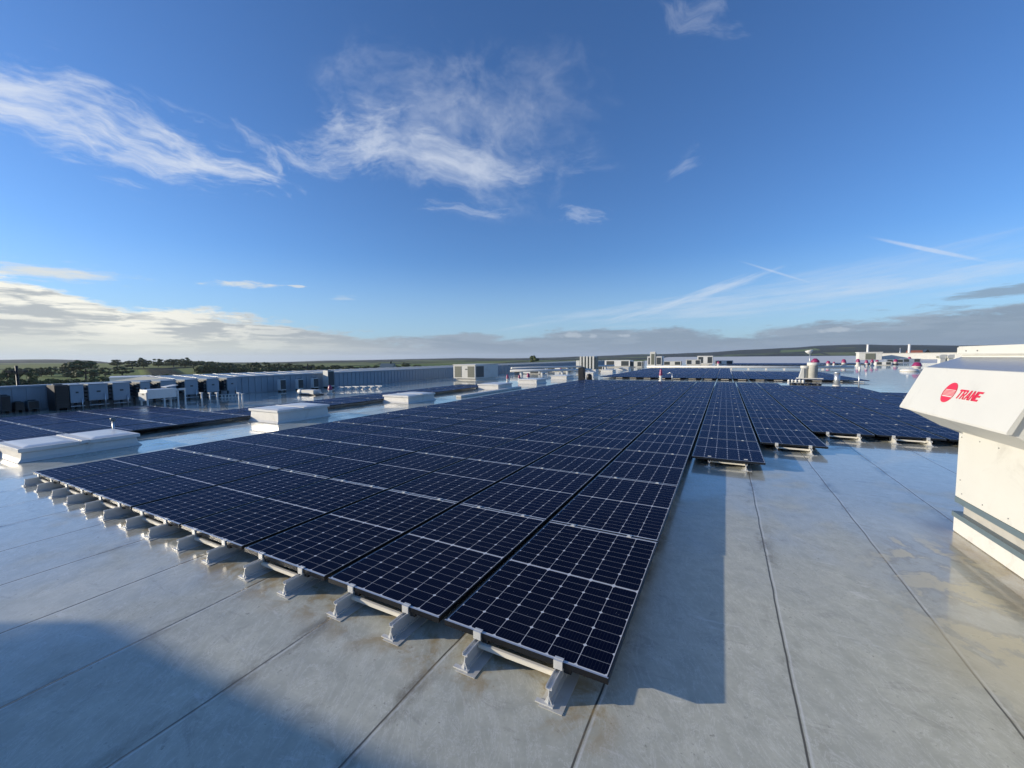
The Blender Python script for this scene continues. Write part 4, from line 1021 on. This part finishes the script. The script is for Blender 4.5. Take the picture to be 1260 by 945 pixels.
TR = [(105, 445.5, 280, 34, 'largest broad tree on the left, before the pale field', 1), (82, 448.5, 330, 14, 'smaller tree just left of the largest broad tree', 0), (63, 452, 340, 12, 'low tree second left of the largest broad tree', 3),
 (50, 453.5, 340, 12, 'low tree right of the dark lighting mast', 0), (8, 455, 200, 26, 'dark tree at the very left edge', 1), (32, 456, 210, 18, 'dark tree behind the far left lighting mast', 3),
 (144.5, 443.8, 480, 11, 'small round crowned tree alone on the skyline', 2), (163, 445, 420, 16, 'tree between the round crowned one and the tall pair', 1), (177, 441.5, 430, 13, 'tall rounded tree standing over the field', 0),
 (195, 442.5, 450, 13, 'tree with flat crown right of the tall rounded one', 3), (214, 443, 450, 16, 'wide tree in the middle of the skyline group', 1), (228, 441.3, 430, 13, 'tallest tree of the skyline group, leaning left', 0),
 (238, 446.5, 440, 9, 'lower tree right of the tallest skyline tree', 2), (247, 446.5, 520, 7, 'small lone tree after the skyline group', 2), (150, 452, 330, 22, 'dark low tree before the field, above the white shed', 1),
 (129, 453, 320, 12, 'low tree right of the largest broad tree', 3), (657, 438.5, 330, 14, 'big dark lone tree right of the square chiller', 1),
 (499, 446.5, 420, 10, 'tree rising above the far hedge, left of the chiller', 0)]
for tt in TR: tree(*tt)
tops = [(256, 449.0), (268, 449.5), (280, 448.5), (292, 449.2), (302, 448.5), (313, 447.2), (326, 447.0), (336, 448.4), (346, 448.2), (354, 448.0), (366, 449.8), (384, 449.4), (396, 450.0), (412, 450.3), (428, 450.8), (452, 450.8), (462, 450.3), (486, 450.2), (512, 450.2), (524, 450.6), (600, 449.0), (612, 448.2), (622, 447.8), (634, 447.2), (646, 447.6), (672, 447.4), (684, 446.8), (696, 446.2), (706, 446.4), (738, 444.6), (748, 444.4)]
for k, (a, yt) in enumerate(tops):
    near_ = ('above the ribbed wall left of the slim mast' if a < 379 else 'beyond the metal roof left of the chiller' if a < 540 else 'near the big lone tree' if a < 702 else 'beside the finned tower')
    n_ = sum(1 for q, _ in tops[:k+1] if (q < 379) == (a < 379) and (q < 540) == (a < 540) and (q < 702) == (a < 702))
    tree(a, yt-.4, 330+((k*37) % 60), 15, '%s low treeline tree from the left, %s' % (ORD[n_], near_), k % 4)
# woods and hedges too dense to count
def woods(name, segs, label, seed):
    rnd = random.Random(seed); bm = bmesh.new()
    for (a0, y0, a1, y1, r0, hpx, n) in segs:
        for k in range(n):
            f = rnd.random(); a = a0+(a1-a0)*f; r_ = r0*rnd.uniform(.96, 1.06); P = at_r(a, 455, r_); zb = ground_z(P.x, P.y)
            zt = top_of(P, y0+(y1-y0)*f)
            bump_ = .78+.3*noise.noise(Vector((a*.11, r0*.01, 0)))+.2*noise.noise(Vector((a*.35, 3, 0)))
            H = max(1.5, (zt-zb)*bump_); s_ = r_*.0030*rnd.uniform(.5, 1.2)
            c = Vector((P.x, P.y, zb+H*(rnd.random()**.7)))
            u = Vector((rnd.gauss(0, 1), rnd.gauss(0, 1), rnd.gauss(0, 1))).normalized(); w = u.cross(Vector((rnd.gauss(0, 1), rnd.gauss(0, 1), rnd.gauss(0, 1)))).normalized(); v = u.cross(w)
            bm.faces.new([bm.verts.new(c+v*s_*i_+w*s_*j_) for i_, j_ in ((-1, -.6), (.2, -1), (1, .3), (-.3, 1))])
    me = bpy.data.meshes.new(name); bm.to_mesh(me); bm.free(); me.materials.append(M['leaf'])
    o = bpy.data.objects.new(name, me); COL.objects.link(o); tag(o, label, 'woods'); o['kind'] = 'stuff'
woods('field_hedges', [(-20, 465, 120, 464, 200, 5, 6000), (120, 462.5, 250, 461, 240, 5, 5000), (20, 455.5, 60, 456, 380, 4, 700), (190, 452, 300, 451, 500, 4, 3500)], 'dark hedges crossing the fields beyond the left wall', 5)
woods('distant_woods', [(240, 450, 400, 451, 340, 5, 9000), (400, 451.5, 560, 451.5, 380, 4, 5000), (590, 449.5, 715, 448, 380, 4, 5000), (715, 446.5, 760, 445.5, 500, 3, 1500)], 'dark unbroken treeline beyond the neighbouring metal roof', 6)
